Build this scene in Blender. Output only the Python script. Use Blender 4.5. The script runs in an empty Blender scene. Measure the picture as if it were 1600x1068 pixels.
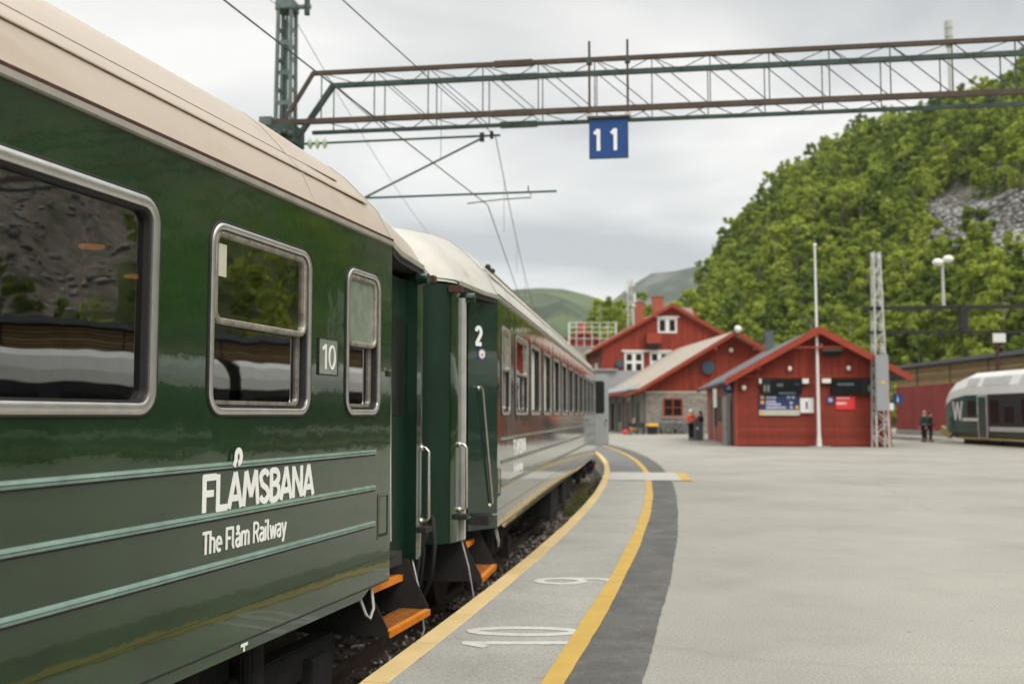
import bpy, bmesh, math, random
import numpy as np
from mathutils import Vector, Matrix
random.seed(7); rng = np.random.default_rng(7)
sc = bpy.context.scene
col = sc.collection
R = math.radians
# ------------------------------------------------------------------ camera
CH = 1.55
cd = bpy.data.cameras.new('camera'); cam = bpy.data.objects.new('camera', cd); col.objects.link(cam)
cam.location = (0, 0, CH); cam.rotation_euler = (R(90) + math.atan(114/1556), 0, 0)
cd.sensor_width = 36; cd.lens = 35.01; cd.clip_start = .1; cd.clip_end = 9000
cd.dof.use_dof = True; cd.dof.focus_distance = 5.6; cd.dof.aperture_fstop = 1.9
sc.camera = cam
# ------------------------------------------------------------------ world
SUN_EL, SUN_AZ = 48, 150      # azimuth clockwise from +Y
w = bpy.data.worlds.new('World'); sc.world = w; w.use_nodes = True
nt = w.node_tree; nt.nodes.clear(); N = nt.nodes; Lk = nt.links
def wn(t, **k):
    n = N.new(t)
    for a, b in k.items(): setattr(n, a, b)
    return n
out = wn('ShaderNodeOutputWorld'); bgA = wn('ShaderNodeBackground'); bgB = wn('ShaderNodeBackground'); add = wn('ShaderNodeAddShader')
sky = wn('ShaderNodeTexSky', sky_type='NISHITA'); sky.sun_disc = False; sky.sun_elevation = R(SUN_EL); sky.sun_rotation = R(SUN_AZ)
Lk.new(sky.outputs[0], bgA.inputs[0]); bgA.inputs[1].default_value = .05*.35
tc = wn('ShaderNodeTexCoord'); sp = wn('ShaderNodeSeparateXYZ'); Lk.new(tc.outputs['Generated'], sp.inputs[0])
def m_(op, a, b=None, clamp=False):
    n = wn('ShaderNodeMath', operation=op); n.use_clamp = clamp
    for i, v in enumerate((a, b)):
        if v is None: continue
        if isinstance(v, (int, float)): n.inputs[i].default_value = v
        else: Lk.new(v, n.inputs[i])
    return n.outputs[0]
z = m_('MAXIMUM', sp.outputs[2], 0.0)
zd = m_('ADD', z, .13)
cx = wn('ShaderNodeCombineXYZ'); Lk.new(m_('DIVIDE', sp.outputs[0], zd), cx.inputs[0]); Lk.new(m_('DIVIDE', sp.outputs[1], zd), cx.inputs[1])
cx.inputs[2].default_value = 3.3
no = wn('ShaderNodeTexNoise'); no.inputs['Scale'].default_value = .8; no.inputs['Detail'].default_value = 5; no.inputs['Roughness'].default_value = .48; no.inputs['Distortion'].default_value = .3
Lk.new(cx.outputs[0], no.inputs['Vector'])
rp = wn('ShaderNodeValToRGB'); Lk.new(no.outputs[0], rp.inputs[0])
rp.color_ramp.elements[0].position = .38; rp.color_ramp.elements[0].color = (.41, .415, .405, 1)
rp.color_ramp.elements[1].position = .60; rp.color_ramp.elements[1].color = (.79, .765, .715, 1)
hz = m_('SUBTRACT', 1.0, m_('MULTIPLY', z, 7.0), True)        # paler towards the horizon
mx = wn('ShaderNodeMix', data_type='RGBA'); Lk.new(m_('MULTIPLY', hz, .55), mx.inputs[0]); Lk.new(rp.outputs[0], mx.inputs[6]); mx.inputs[7].default_value = (.88, .85, .80, 1)
gain = m_('ADD', .93, m_('MULTIPLY', m_('MAXIMUM', m_('SUBTRACT', z, .42), 0.0), 4.0))
vm = wn('ShaderNodeVectorMath', operation='SCALE'); Lk.new(mx.outputs[2], vm.inputs[0]); Lk.new(gain, vm.inputs['Scale'])
Lk.new(vm.outputs[0], bgB.inputs[0]); bgB.inputs[1].default_value = 1.0
Lk.new(bgA.outputs[0], add.inputs[0]); Lk.new(bgB.outputs[0], add.inputs[1]); Lk.new(add.outputs[0], out.inputs[0])
# ------------------------------------------------------------------ sun, exposure
sd = bpy.data.lights.new('sun', 'SUN'); sd.energy = 1.35; sd.angle = R(25); sd.color = (1, .95, .87)
so = bpy.data.objects.new('sun', sd); col.objects.link(so)
d = Vector((math.sin(R(SUN_AZ))*math.cos(R(SUN_EL)), math.cos(R(SUN_AZ))*math.cos(R(SUN_EL)), math.sin(R(SUN_EL))))
so.rotation_euler = d.to_track_quat('Z', 'Y').to_euler()
sc.view_settings.view_transform = 'Standard'; sc.view_settings.look = 'None'; sc.view_settings.gamma = 1; sc.view_settings.use_curve_mapping = False
sc.view_settings.exposure = 0.42
sc.cycles.max_bounces = 7; sc.cycles.volume_bounces = 0

# ================================================================== materials
def mat(name, c, rough=.6, metal=0, var=.15, vs=3., bump=0., bs=30., coat=0, c2=None, c2pos=(.5, .7), c2s=2., spec=.5, stretch=None, wave=0., ws=1.2, grain=0):
    m = bpy.data.materials.new(name); m.use_nodes = True; t = m.node_tree; b = t.nodes['Principled BSDF']
    tc = t.nodes.new('ShaderNodeTexCoord'); mp = t.nodes.new('ShaderNodeMapping'); t.links.new(tc.outputs['Object'], mp.inputs[0])
    if stretch: mp.inputs['Scale'].default_value = stretch
    n = t.nodes.new('ShaderNodeTexNoise'); n.inputs['Scale'].default_value = vs; n.inputs['Detail'].default_value = 5; n.inputs['Roughness'].default_value = .6
    t.links.new(mp.outputs[0], n.inputs['Vector'])
    r = t.nodes.new('ShaderNodeValToRGB'); t.links.new(n.outputs[0], r.inputs[0])
    r.color_ramp.elements[0].position = .3; r.color_ramp.elements[1].position = .7
    r.color_ramp.elements[0].color = tuple(min(1, v*(1-var)) for v in c)+(1,); r.color_ramp.elements[1].color = tuple(min(1, v*(1+var)) for v in c)+(1,)
    co = r.outputs[0]
    if c2:
        n2 = t.nodes.new('ShaderNodeTexNoise'); n2.inputs['Scale'].default_value = c2s; n2.inputs['Detail'].default_value = 7; n2.inputs['Roughness'].default_value = .7
        t.links.new(mp.outputs[0], n2.inputs['Vector'])
        r2 = t.nodes.new('ShaderNodeValToRGB'); t.links.new(n2.outputs[0], r2.inputs[0])
        r2.color_ramp.elements[0].position = c2pos[0]; r2.color_ramp.elements[1].position = c2pos[1]
        mx = t.nodes.new('ShaderNodeMix'); mx.data_type = 'RGBA'; t.links.new(r2.outputs[0], mx.inputs[0]); t.links.new(co, mx.inputs[6]); mx.inputs[7].default_value = c2+(1,)
        co = mx.outputs[2]
    if grain:
        n3 = t.nodes.new('ShaderNodeTexNoise'); n3.inputs['Scale'].default_value = grain; n3.inputs['Detail'].default_value = 3; t.links.new(tc.outputs['Object'], n3.inputs['Vector'])
        r3 = t.nodes.new('ShaderNodeValToRGB'); t.links.new(n3.outputs[0], r3.inputs[0]); r3.color_ramp.elements[0].position = .35; r3.color_ramp.elements[1].position = .65
        r3.color_ramp.elements[0].color = (.80, .80, .80, 1); r3.color_ramp.elements[1].color = (1.15, 1.15, 1.15, 1)
        mx = t.nodes.new('ShaderNodeMix'); mx.data_type = 'RGBA'; mx.blend_type = 'MULTIPLY'; mx.inputs[0].default_value = 1; t.links.new(co, mx.inputs[6]); t.links.new(r3.outputs[0], mx.inputs[7]); co = mx.outputs[2]
    t.links.new(co, b.inputs['Base Color'])
    b.inputs['Roughness'].default_value = rough; b.inputs['Metallic'].default_value = metal; b.inputs['Specular IOR Level'].default_value = spec
    if coat: b.inputs['Coat Weight'].default_value = coat; b.inputs['Coat Roughness'].default_value = .03
    last = None
    for (st, s_, dist) in ((bump, bs, .01), (wave, ws, .05)):
        if st:
            nn = t.nodes.new('ShaderNodeTexNoise'); nn.inputs['Scale'].default_value = s_; nn.inputs['Detail'].default_value = 2 if dist > .02 else 4
            t.links.new(mp.outputs[0], nn.inputs['Vector'])
            bp = t.nodes.new('ShaderNodeBump'); bp.inputs['Strength'].default_value = st; bp.inputs['Distance'].default_value = dist
            t.links.new(nn.outputs[0], bp.inputs['Height'])
            if last: t.links.new(last, bp.inputs['Normal'])
            last = bp.outputs[0]
    if last:
        t.links.new(last, b.inputs['Normal'])
        if coat: t.links.new(last, b.inputs['Coat Normal'])
    return m
M = {}
M['green'] = mat('green_paint', (.0095, .034, .0095), .16, var=.25, vs=1.5, coat=1, wave=.05, ws=2.2, spec=.35, c2=(.022, .055, .022), c2pos=(.58, .8), c2s=2.2, bump=.03, bs=14)
M['green_dk'] = mat('dark_green_paint', (.007, .028, .016), .2, var=.2, coat=.8, wave=.05, ws=2, spec=.6)
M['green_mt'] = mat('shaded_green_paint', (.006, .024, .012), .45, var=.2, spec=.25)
M['trim'] = mat('trim_green_sky_sheen', (.19, .28, .235), .25, var=.2, coat=.6, vs=8)  # pale green: the strips' sky highlight is put into this colour
M['roof'] = mat('cream_roof', (.43, .36, .285), .42, var=.07, vs=1.2, c2=(.33, .245, .165), c2pos=(.52, .85), c2s=1.6, stretch=(1, .5, 1), bump=.05, bs=8, spec=.4)
M['roof2'] = mat('pale_roof', (.50, .48, .43), .35, var=.12, vs=2, c2=(.42, .30, .19), c2pos=(.58, .72), c2s=1.6, stretch=(1, .5, 1), bump=.05, bs=8, spec=.5)
M['seam'] = mat('roof_seam', (.21, .17, .10), .6, var=.35, vs=9, c2=(.35, .13, .04), c2pos=(.6, .75), c2s=4)
M['gutter'] = mat('gutter_metal', (.42, .40, .35), .35, .3, var=.15, vs=6, c2=(.25, .12, .06), c2pos=(.6, .8), c2s=12)
M['rust'] = mat('rust_line', (.06, .02, .015), .8, var=.4, vs=15)
M['alu'] = mat('brushed_aluminium', (.60, .59, .57), .28, .85, var=.12, vs=7, bump=.06, bs=60)
M['alu_old'] = mat('weathered_aluminium', (.34, .32, .27), .4, .6, var=.3, vs=14, c2=(.20, .08, .05), c2pos=(.56, .7), c2s=10, bump=.2, bs=50)
M['rubber'] = mat('black_rubber', (.018, .018, .018), .55, var=.3)
M['dark'] = mat('underframe_black', (.018, .017, .016), .75, var=.4, vs=6, bump=.3, bs=20)
M['inside'] = mat('dark_wood_panel', (.13, .035, .025), .5, var=.4, vs=5)
M['iceil'] = mat('coach_ceiling', (.05, .035, .025), .6)
M['white'] = mat('white_paint', (.74, .74, .71), .5, var=.04)
M['lettering'] = mat('white_vinyl', (.82, .83, .80), .4, var=.03)
M['plate'] = mat('grey_plate', (.20, .22, .18), .3, var=.1, coat=.4)
M['sticker'] = mat('cream_sticker', (.50, .50, .40), .6, var=.05)
M['orange'] = mat('orange_step', (.72, .23, .02), .5, var=.12, vs=9, c2=(.30, .12, .04), c2pos=(.62, .75), c2s=14)
M['grate_or'] = mat('worn_orange_grating', (.42, .14, .02), .6, var=.3, vs=12)
M['grate'] = mat('step_grating', (.035, .022, .015), .6, var=.4, vs=12)
M['steel'] = mat('handrail_steel', (.55, .53, .47), .25, .9, var=.1)
M['railtop'] = mat('rail_steel', (.10, .075, .06), .42, .55, var=.3, vs=10)
M['sleeper'] = mat('sleeper_timber', (.06, .045, .035), .9, var=.4, vs=6, bump=.5)
M['stone'] = mat('ballast_stone', (.20, .18, .16), .9, var=.6, vs=9)
M['bed'] = mat('ballast_bed', (.07, .06, .048), .95, var=.5, vs=8, bump=1, bs=25, c2=(.05, .08, .02), c2pos=(.55, .7), c2s=.9)
M['asphalt'] = mat('pale_asphalt', (.300, .288, .256), .9, var=.08, vs=.5, bump=.3, bs=90, c2=(.255, .243, .215), c2pos=(.5, .8), c2s=.7, grain=60)
M['asphalt_near'] = mat('edge_asphalt', (.32, .31, .285), .9, var=.10, vs=.9, bump=.5, bs=110, c2=(.19, .17, .155), c2pos=(.60, .78), c2s=1.3, grain=70)
M['asphalt_dk'] = mat('dark_asphalt', (.098, .095, .088), .88, var=.22, vs=1.5, bump=.6, bs=100, c2=(.15, .15, .145), c2pos=(.5, .8), c2s=3, grain=60)
M['asphalt_mid'] = mat('mid_asphalt', (.15, .148, .145), .88, var=.15, vs=1, bump=.4, bs=90, grain=60)
M['yel'] = mat('yellow_line', (.47, .305, .060), .75, var=.10, vs=3, c2=(.36, .26, .10), c2pos=(.60, .74), c2s=7, bump=.3, bs=80)
M['kerb'] = mat('kerb_yellow', (.56, .41, .19), .75, var=.10, vs=3, c2=(.38, .30, .18), c2pos=(.58, .75), c2s=6, bump=.3, bs=80)
M['mark'] = mat('worn_white_marking', (.50, .49, .455), .85, var=.12, vs=8, c2=(.37, .36, .33), c2pos=(.5, .75), c2s=18)
M['crossing'] = mat('pale_crossing', (.42, .405, .38), .85, var=.1, vs=2)
M['concrete'] = mat('concrete', (.30, .29, .27), .9, var=.15, bump=.3)
M['red'] = mat('falu_red', (.25, .029, .010), .75, var=.16, vs=2, stretch=(4, 4, .6), bump=.2, bs=25)
M['redlt'] = mat('barge_red', (.31, .042, .015), .7, var=.12, vs=3)
M['redside'] = mat('faded_red_wall', (.27, .06, .045), .75, var=.15, vs=2, stretch=(4, 4, .6))
M['redfar'] = mat('long_wall_red', (.24, .035, .028), .8, var=.15, vs=.6, c2=(.30, .06, .045), c2pos=(.5, .8), c2s=1)
M['wood'] = mat('slat_wood', (.40, .28, .14), .8, var=.3, vs=3, stretch=(1, .3, 6))
M['wood_dk'] = mat('slat_gap', (.04, .028, .015), .9, var=.3)
M['slate'] = mat('grey_roofing', (.10, .115, .13), .7, var=.15, vs=2)
M['beige_roof'] = mat('beige_roofing', (.40, .345, .285), .8, var=.1, vs=1.5, bump=.3, bs=4)
M['metalroof'] = mat('zinc_roofing', (.33, .37, .39), .4, .2, var=.08)
M['stonewall'] = mat('stone_wall', (.27, .25, .215), .85, var=.3, vs=1.3, stretch=(1, 1, 2.2), bump=.6, bs=4, c2=(.20, .18, .15), c2pos=(.5, .6), c2s=2.2)
M['brick'] = mat('chimney_brick', (.36, .09, .05), .8, var=.3, vs=6)
M['grey'] = mat('grey_cladding', (.30, .31, .32), .6, var=.05)
M['doorgrey'] = mat('grey_door', (.34, .36, .355), .4, var=.05)
M['galv'] = mat('galvanised_steel', (.50, .50, .47), .55, .2, var=.15, vs=5)
M['gantry_green'] = mat('gantry_green', (.035, .062, .052), .6, var=.3, vs=4, c2=(.12, .08, .045), c2pos=(.6, .75), c2s=3)
M['gantry_rust'] = mat('gantry_rust', (.075, .052, .036), .75, var=.3, vs=4, c2=(.05, .05, .035), c2pos=(.55, .7), c2s=2)
M['mastgrey'] = mat('mast_grey_green', (.13, .17, .16), .5, .2, var=.25, vs=4)
M['wire'] = mat('wire_dark', (.05, .055, .05), .5, .4)
M['arm'] = mat('cantilever_green', (.035, .085, .06), .5, var=.2)
M['insul'] = mat('pale_insulator', (.46, .56, .36), .2, var=.1, coat=.5)
M['blue'] = mat('sign_blue', (.005, .052, .215), .45, var=.05)
M['navy'] = mat('poster_navy', (.012, .03, .11), .4, var=.1)
M['black'] = mat('screen_black', (.006, .008, .008), .35, var=.1, spec=.2)
M['posterred'] = mat('poster_red', (.70, .03, .03), .5, var=.1)
M['posterpink'] = mat('poster_pale_text', (.75, .45, .45), .5)
M['lilac'] = mat('poster_pale_lilac', (.42, .42, .55), .5)
M['amber'] = mat('amber_dot', (.85, .42, .04), .5)
M['greytext'] = mat('screen_grey_text', (.10, .13, .15), .4)
M['lampwhite'] = mat('lamp_globe', (.80, .78, .70), .3, var=.02)
M['trainwhite'] = mat('train_white', (.74, .74, .70), .35, var=.06, coat=.3)
M['traingreen'] = mat('train_green', (.012, .085, .07), .25, var=.1, coat=.6)
M['traindark'] = mat('train_charcoal', (.012, .014, .018), .5, var=.15)
M['trainskirt'] = mat('train_skirt', (.10, .11, .10), .5, var=.2)
M['traingold'] = mat('train_gold_line', (.42, .33, .14), .5, var=.1)
M['trunk'] = mat('birch_trunk', (.22, .20, .17), .85, var=.5, vs=6)
M['yellid'] = mat('yellow_lid', (.85, .52, .02), .5, var=.05)
M['skin'] = mat('skin', (.50, .28, .20), .6, var=.05)
for k_, c_ in dict(cloth_black=(.012, .012, .014), cloth_orange=(.80, .12, .03), cloth_pink=(.75, .05, .25), cloth_tan=(.35, .22, .06), cloth_teal=(.015, .07, .06), cloth_grey=(.10, .10, .11), hair_brown=(.06, .03, .015), hair_blond=(.35, .24, .12), bag_red=(.70, .05, .08), dish=(.045, .08, .11), plank_grey=(.22, .21, .19)).items():
    M[k_] = mat(k_, c_, .8, var=.15)
def add_random(m, lo, hi, island=True):
    t = m.node_tree; b = t.nodes['Principled BSDF']; src = b.inputs['Base Color'].links[0].from_socket
    oi = t.nodes.new('ShaderNodeObjectInfo'); ge = t.nodes.new('ShaderNodeNewGeometry'); ad = t.nodes.new('ShaderNodeMath'); ad.operation = 'ADD'
    t.links.new(oi.outputs['Random'], ad.inputs[0]); t.links.new(ge.outputs['Random Per Island'], ad.inputs[1]); fr = t.nodes.new('ShaderNodeMath'); fr.operation = 'FRACT'; t.links.new(ad.outputs[0], fr.inputs[0])
    mr = t.nodes.new('ShaderNodeMapRange'); mr.inputs['To Min'].default_value = lo; mr.inputs['To Max'].default_value = hi; t.links.new(fr.outputs[0], mr.inputs[0])
    vs = t.nodes.new('ShaderNodeVectorMath'); vs.operation = 'SCALE'; t.links.new(src, vs.inputs[0]); t.links.new(mr.outputs[0], vs.inputs['Scale']); t.links.new(vs.outputs[0], b.inputs['Base Color'])
add_random(M['red'], .78, 1.2); add_random(M['wood'], .7, 1.25); add_random(M['kerb'], .86, 1.1); add_random(M['redfar'], .9, 1.1)
def add_cracks(m, sc_=.22, dark=.72):
    t = m.node_tree; b = t.nodes['Principled BSDF']; src = b.inputs['Base Color'].links[0].from_socket
    tc = t.nodes.new('ShaderNodeTexCoord'); n = t.nodes.new('ShaderNodeTexNoise'); n.inputs['Scale'].default_value = 1.3; n.inputs['Detail'].default_value = 6; t.links.new(tc.outputs['Object'], n.inputs['Vector'])
    mx = t.nodes.new('ShaderNodeMix'); mx.data_type = 'VECTOR'; mx.inputs[0].default_value = .35; t.links.new(tc.outputs['Object'], mx.inputs[4]); t.links.new(n.outputs['Color'], mx.inputs[5])
    v = t.nodes.new('ShaderNodeTexVoronoi'); v.feature = 'DISTANCE_TO_EDGE'; v.inputs['Scale'].default_value = sc_; t.links.new(mx.outputs[1], v.inputs['Vector'])
    r = t.nodes.new('ShaderNodeValToRGB'); r.color_ramp.elements[0].position = .0; r.color_ramp.elements[0].color = (dark, dark, dark, 1); r.color_ramp.elements[1].position = .006; r.color_ramp.elements[1].color = (1, 1, 1, 1); t.links.new(v.outputs['Distance'], r.inputs[0])
    sp = t.nodes.new('ShaderNodeTexVoronoi'); sp.inputs['Scale'].default_value = 2.3; t.links.new(tc.outputs['Object'], sp.inputs['Vector'])
    r2 = t.nodes.new('ShaderNodeValToRGB'); r2.color_ramp.elements[0].position = .035; r2.color_ramp.elements[0].color = (.55, .54, .52, 1); r2.color_ramp.elements[1].position = .05; r2.color_ramp.elements[1].color = (1, 1, 1, 1); t.links.new(sp.outputs['Distance'], r2.inputs[0])
    st = t.nodes.new('ShaderNodeTexNoise'); st.inputs['Scale'].default_value = .35; st.inputs['Detail'].default_value = 7; st.inputs['Roughness'].default_value = .65; t.links.new(tc.outputs['Object'], st.inputs['Vector'])
    r3 = t.nodes.new('ShaderNodeValToRGB'); r3.color_ramp.elements[0].position = .36; r3.color_ramp.elements[0].color = (.86, .855, .84, 1); r3.color_ramp.elements[1].position = .56; r3.color_ramp.elements[1].color = (1.04, 1.04, 1.03, 1); t.links.new(st.outputs[0], r3.inputs[0])
    for q in (r, r2, r3):
        m2 = t.nodes.new('ShaderNodeMix'); m2.data_type = 'RGBA'; m2.blend_type = 'MULTIPLY'; m2.inputs[0].default_value = 1; t.links.new(src, m2.inputs[6]); t.links.new(q.outputs[0], m2.inputs[7]); src = m2.outputs[2]
    t.links.new(src, b.inputs['Base Color'])
add_cracks(M['asphalt'], .16, .93); add_cracks(M['asphalt_near'], .5, .9)
def leafmat(name, c, c2, c3):
    m = bpy.data.materials.new(name); m.use_nodes = True; t = m.node_tree; b = t.nodes['Principled BSDF']
    oi = t.nodes.new('ShaderNodeObjectInfo'); ge = t.nodes.new('ShaderNodeNewGeometry')
    n = t.nodes.new('ShaderNodeTexNoise'); n.inputs['Scale'].default_value = .16; n.inputs['Detail'].default_value = 4; t.links.new(ge.outputs['Position'], n.inputs['Vector'])
    r = t.nodes.new('ShaderNodeValToRGB'); e = r.color_ramp.elements; e[0].position = .33; e[0].color = c+(1,); e[1].position = .68; e[1].color = c3+(1,)
    x = e.new(.5); x.color = c2+(1,)
    ad = t.nodes.new('ShaderNodeMath'); ad.operation = 'MULTIPLY_ADD'; at = t.nodes.new('ShaderNodeAttribute'); at.attribute_name = 'tint'; a0 = t.nodes.new('ShaderNodeMath'); a0.operation = 'ADD'; t.links.new(oi.outputs['Random'], a0.inputs[0]); t.links.new(at.outputs['Fac'], a0.inputs[1]); f0 = t.nodes.new('ShaderNodeMath'); f0.operation = 'FRACT'; t.links.new(a0.outputs[0], f0.inputs[0]); t.links.new(f0.outputs[0], ad.inputs[0]); ad.inputs[1].default_value = .34; 
    sb = t.nodes.new('ShaderNodeMath'); sb.operation = 'SUBTRACT'; t.links.new(n.outputs[0], sb.inputs[0]); sb.inputs[1].default_value = .17; t.links.new(sb.outputs[0], ad.inputs[2])
    t.links.new(ad.outputs[0], r.inputs[0]); t.links.new(r.outputs[0], b.inputs['Base Color']); b.inputs['Roughness'].default_value = .7; b.inputs['Specular IOR Level'].default_value = .2
    tr = t.nodes.new('ShaderNodeBsdfTranslucent'); t.links.new(r.outputs[0], tr.inputs[0]); mxs = t.nodes.new('ShaderNodeMixShader'); mxs.inputs[0].default_value = .42
    t.links.new(b.outputs[0], mxs.inputs[1]); t.links.new(tr.outputs[0], mxs.inputs[2]); t.links.new(mxs.outputs[0], t.nodes['Material Output'].inputs[0])
    return m
M['leaf'] = leafmat('birch_leaves', (.13, .190, .032), (.27, .345, .045), (.43, .485, .080))
def glassmat(name, tint, refl=1.0, rough=.015):
    m = bpy.data.materials.new(name); m.use_nodes = True; t = m.node_tree; t.nodes.clear()
    o = t.nodes.new('ShaderNodeOutputMaterial'); tr = t.nodes.new('ShaderNodeBsdfTransparent'); tr.inputs[0].default_value = tint+(1,)
    g = t.nodes.new('ShaderNodeBsdfGlossy'); g.inputs['Roughness'].default_value = rough; f = t.nodes.new('ShaderNodeFresnel'); f.inputs[0].default_value = 1.75
    tc = t.nodes.new('ShaderNodeTexCoord'); n = t.nodes.new('ShaderNodeTexNoise'); n.inputs['Scale'].default_value = 1.6; t.links.new(tc.outputs['Object'], n.inputs['Vector'])
    bp = t.nodes.new('ShaderNodeBump'); bp.inputs['Strength'].default_value = .04; bp.inputs['Distance'].default_value = .05; t.links.new(n.outputs[0], bp.inputs['Height']); t.links.new(bp.outputs[0], g.inputs['Normal'])
    mp = t.nodes.new('ShaderNodeMath'); mp.operation = 'MULTIPLY'; mp.use_clamp = True; mp.inputs[1].default_value = refl; t.links.new(f.outputs[0], mp.inputs[0])
    gb = t.nodes.new('ShaderNodeNewGeometry'); iv = t.nodes.new('ShaderNodeMath'); iv.operation = 'SUBTRACT'; iv.inputs[0].default_value = 1; t.links.new(gb.outputs['Backfacing'], iv.inputs[1]); mm = t.nodes.new('ShaderNodeMath'); mm.operation = 'MULTIPLY'; t.links.new(mp.outputs[0], mm.inputs[0]); t.links.new(iv.outputs[0], mm.inputs[1]); mp = mm
    mx = t.nodes.new('ShaderNodeMixShader'); t.links.new(mp.outputs[0], mx.inputs[0]); t.links.new(tr.outputs[0], mx.inputs[1]); t.links.new(g.outputs[0], mx.inputs[2]); t.links.new(mx.outputs[0], o.inputs[0])
    return m
M['glass'] = glassmat('window_glass', (.55, .50, .44), 2.7)
M['glass_clear'] = glassmat('clear_glass', (.98, .98, .96), .10)
M['frost'] = mat('frosted_glass', (.20, .24, .19), .25, var=.25, vs=7, coat=.5)
M['darkglass'] = mat('dark_glass', (.010, .012, .010), .25, var=.1, spec=.3)
def emis(name, c, s):
    m = bpy.data.materials.new(name); m.use_nodes = True; b = m.node_tree.nodes['Principled BSDF']; b.inputs['Base Color'].default_value = c+(1,); b.inputs['Emission Color'].default_value = c+(1,); b.inputs['Emission Strength'].default_value = s
    return m
M['lamp_on'] = emis('warm_ceiling_lamp', (1, .40, .10), .42)

# ================================================================== mesh helpers
class MB:
    def __init__(s): s.v = []; s.f = []
    def add(s, v, f):
        o = len(s.v); s.v += [tuple(p) for p in v]; s.f += [tuple(i+o for i in q) for q in f]; return s
    def box(s, x0, x1, y0, y1, z0, z1):
        return s.add([(x0,y0,z0),(x1,y0,z0),(x1,y1,z0),(x0,y1,z0),(x0,y0,z1),(x1,y0,z1),(x1,y1,z1),(x0,y1,z1)], [(0,3,2,1),(4,5,6,7),(0,1,5,4),(1,2,6,5),(2,3,7,6),(3,0,4,7)])
    def cbox(s, c, d): return s.box(c[0]-d[0]/2, c[0]+d[0]/2, c[1]-d[1]/2, c[1]+d[1]/2, c[2]-d[2]/2, c[2]+d[2]/2)
    def bar(s, a, b, w, h=None, up=(0, 0, 1)):
        a = Vector(a); b = Vector(b); h = h or w; d = (b-a).normalized(); u = Vector(up)
        if abs(d.dot(u)) > .98: u = Vector((1, 0, 0))
        x = d.cross(u).normalized(); y = x.cross(d)
        v = [p + x*sx*w/2 + y*sy*h/2 for p in (a, b) for sx, sy in ((-1,-1),(1,-1),(1,1),(-1,1))]
        return s.add(v, [(0,1,2,3),(7,6,5,4),(0,4,5,1),(1,5,6,2),(2,6,7,3),(3,7,4,0)])
    def tube(s, pts, r, n=8, cap=True):
        pts = [Vector(p) for p in pts]; rings = []; rr = r if isinstance(r, (list, tuple)) else [r]*len(pts); px = None
        for i, p in enumerate(pts):
            d = (pts[min(i+1, len(pts)-1)]-pts[max(i-1, 0)]).normalized()
            if px is None: px = d.cross(Vector((0, 0, 1)) if abs(d.z) < .9 else Vector((1, 0, 0))).normalized()
            else: px = (px - d*px.dot(d)).normalized()
            py = d.cross(px); rings.append([p + (px*math.cos(a)+py*math.sin(a))*rr[i] for a in [2*math.pi*k/n for k in range(n)]])
        v = [q for g in rings for q in g]; f = [(i*n+k, i*n+(k+1) % n, (i+1)*n+(k+1) % n, (i+1)*n+k) for i in range(len(pts)-1) for k in range(n)]
        if cap: f += [tuple(range(n))[::-1], tuple((len(pts)-1)*n+k for k in range(n))]
        return s.add(v, f)
    def prism(s, poly, axis, a0, a1):      # poly of 2-tuples; axis 'x','y','z' extruded
        n = len(poly)
        def P(p, a): return {'x': (a, p[0], p[1]), 'y': (p[0], a, p[1]), 'z': (p[0], p[1], a)}[axis]
        v = [P(p, a0) for p in poly] + [P(p, a1) for p in poly]
        return s.add(v, [tuple(range(n)), tuple(range(2*n-1, n-1, -1))] + [(i, i+n, (i+1) % n+n, (i+1) % n) for i in range(n)])
    def loft(s, rings, closed=False, caps=False):
        n = len(rings[0]); v = [q for g in rings for q in g]; m = n if closed else n-1
        f = [(i*n+k, i*n+(k+1) % n, (i+1)*n+(k+1) % n, (i+1)*n+k) for i in range(len(rings)-1) for k in range(m)]
        if caps: f += [tuple(range(n)), tuple((len(rings)-1)*n+k for k in range(n))[::-1]]
        return s.add(v, f)
    def sphere(s, c, r, n=10, m=7, sc_=(1, 1, 1)):
        rings = [[(c[0]+r*sc_[0]*math.sin(t)*math.cos(a), c[1]+r*sc_[1]*math.sin(t)*math.sin(a), c[2]+r*sc_[2]*math.cos(t)) for a in [2*math.pi*k/n for k in range(n)]] for t in [math.pi*(.02+.96*j/m) for j in range(m+1)]]
        return s.loft(rings, True, True)
    def build(s, name, m, parent=None, smooth=False, bevel=0, **tags):
        me = bpy.data.meshes.new(name); me.from_pydata(s.v, [], s.f)
        me.materials.append(M[m] if isinstance(m, str) else m)
        bm = bmesh.new(); bm.from_mesh(me); bmesh.ops.recalc_face_normals(bm, faces=bm.faces)
        if bevel: bmesh.ops.bevel(bm, geom=bm.edges[:], offset=bevel, segments=2, affect='EDGES', clamp_overlap=True)
        bm.to_mesh(me); bm.free()
        if smooth:
            me.polygons.foreach_set('use_smooth', [True]*len(me.polygons)); me.set_sharp_from_angle(angle=R(40))
        o = bpy.data.objects.new(name, me); col.objects.link(o)
        if parent is not None: o.parent = parent
        for k, v in tags.items(): o[k] = v
        return o
def thing(name, label, cat, loc=(0, 0, 0), rz=0, group=None):
    o = bpy.data.objects.new(name, None); col.objects.link(o); o.location = loc; o.rotation_euler = (0, 0, rz); o.empty_display_size = .2
    o['label'] = label; o['category'] = cat
    if group: o['group'] = group
    return o
def kids(o): return [c for c in bpy.data.objects if c.parent == o]
def dup(o, parent=None, loc=None, rz=None, tree=None):
    if tree is None:
        tree = {}
        for c in bpy.data.objects:
            if c.parent: tree.setdefault(c.parent.name, []).append(c)
    c = o.copy(); col.objects.link(c)
    if parent is not None: c.parent = parent
    if loc is not None: c.location = loc
    if rz is not None: c.rotation_euler = (0, 0, rz)
    for ch in tree.get(o.name, []): dup(ch, c, tree=tree)
    return c
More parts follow.
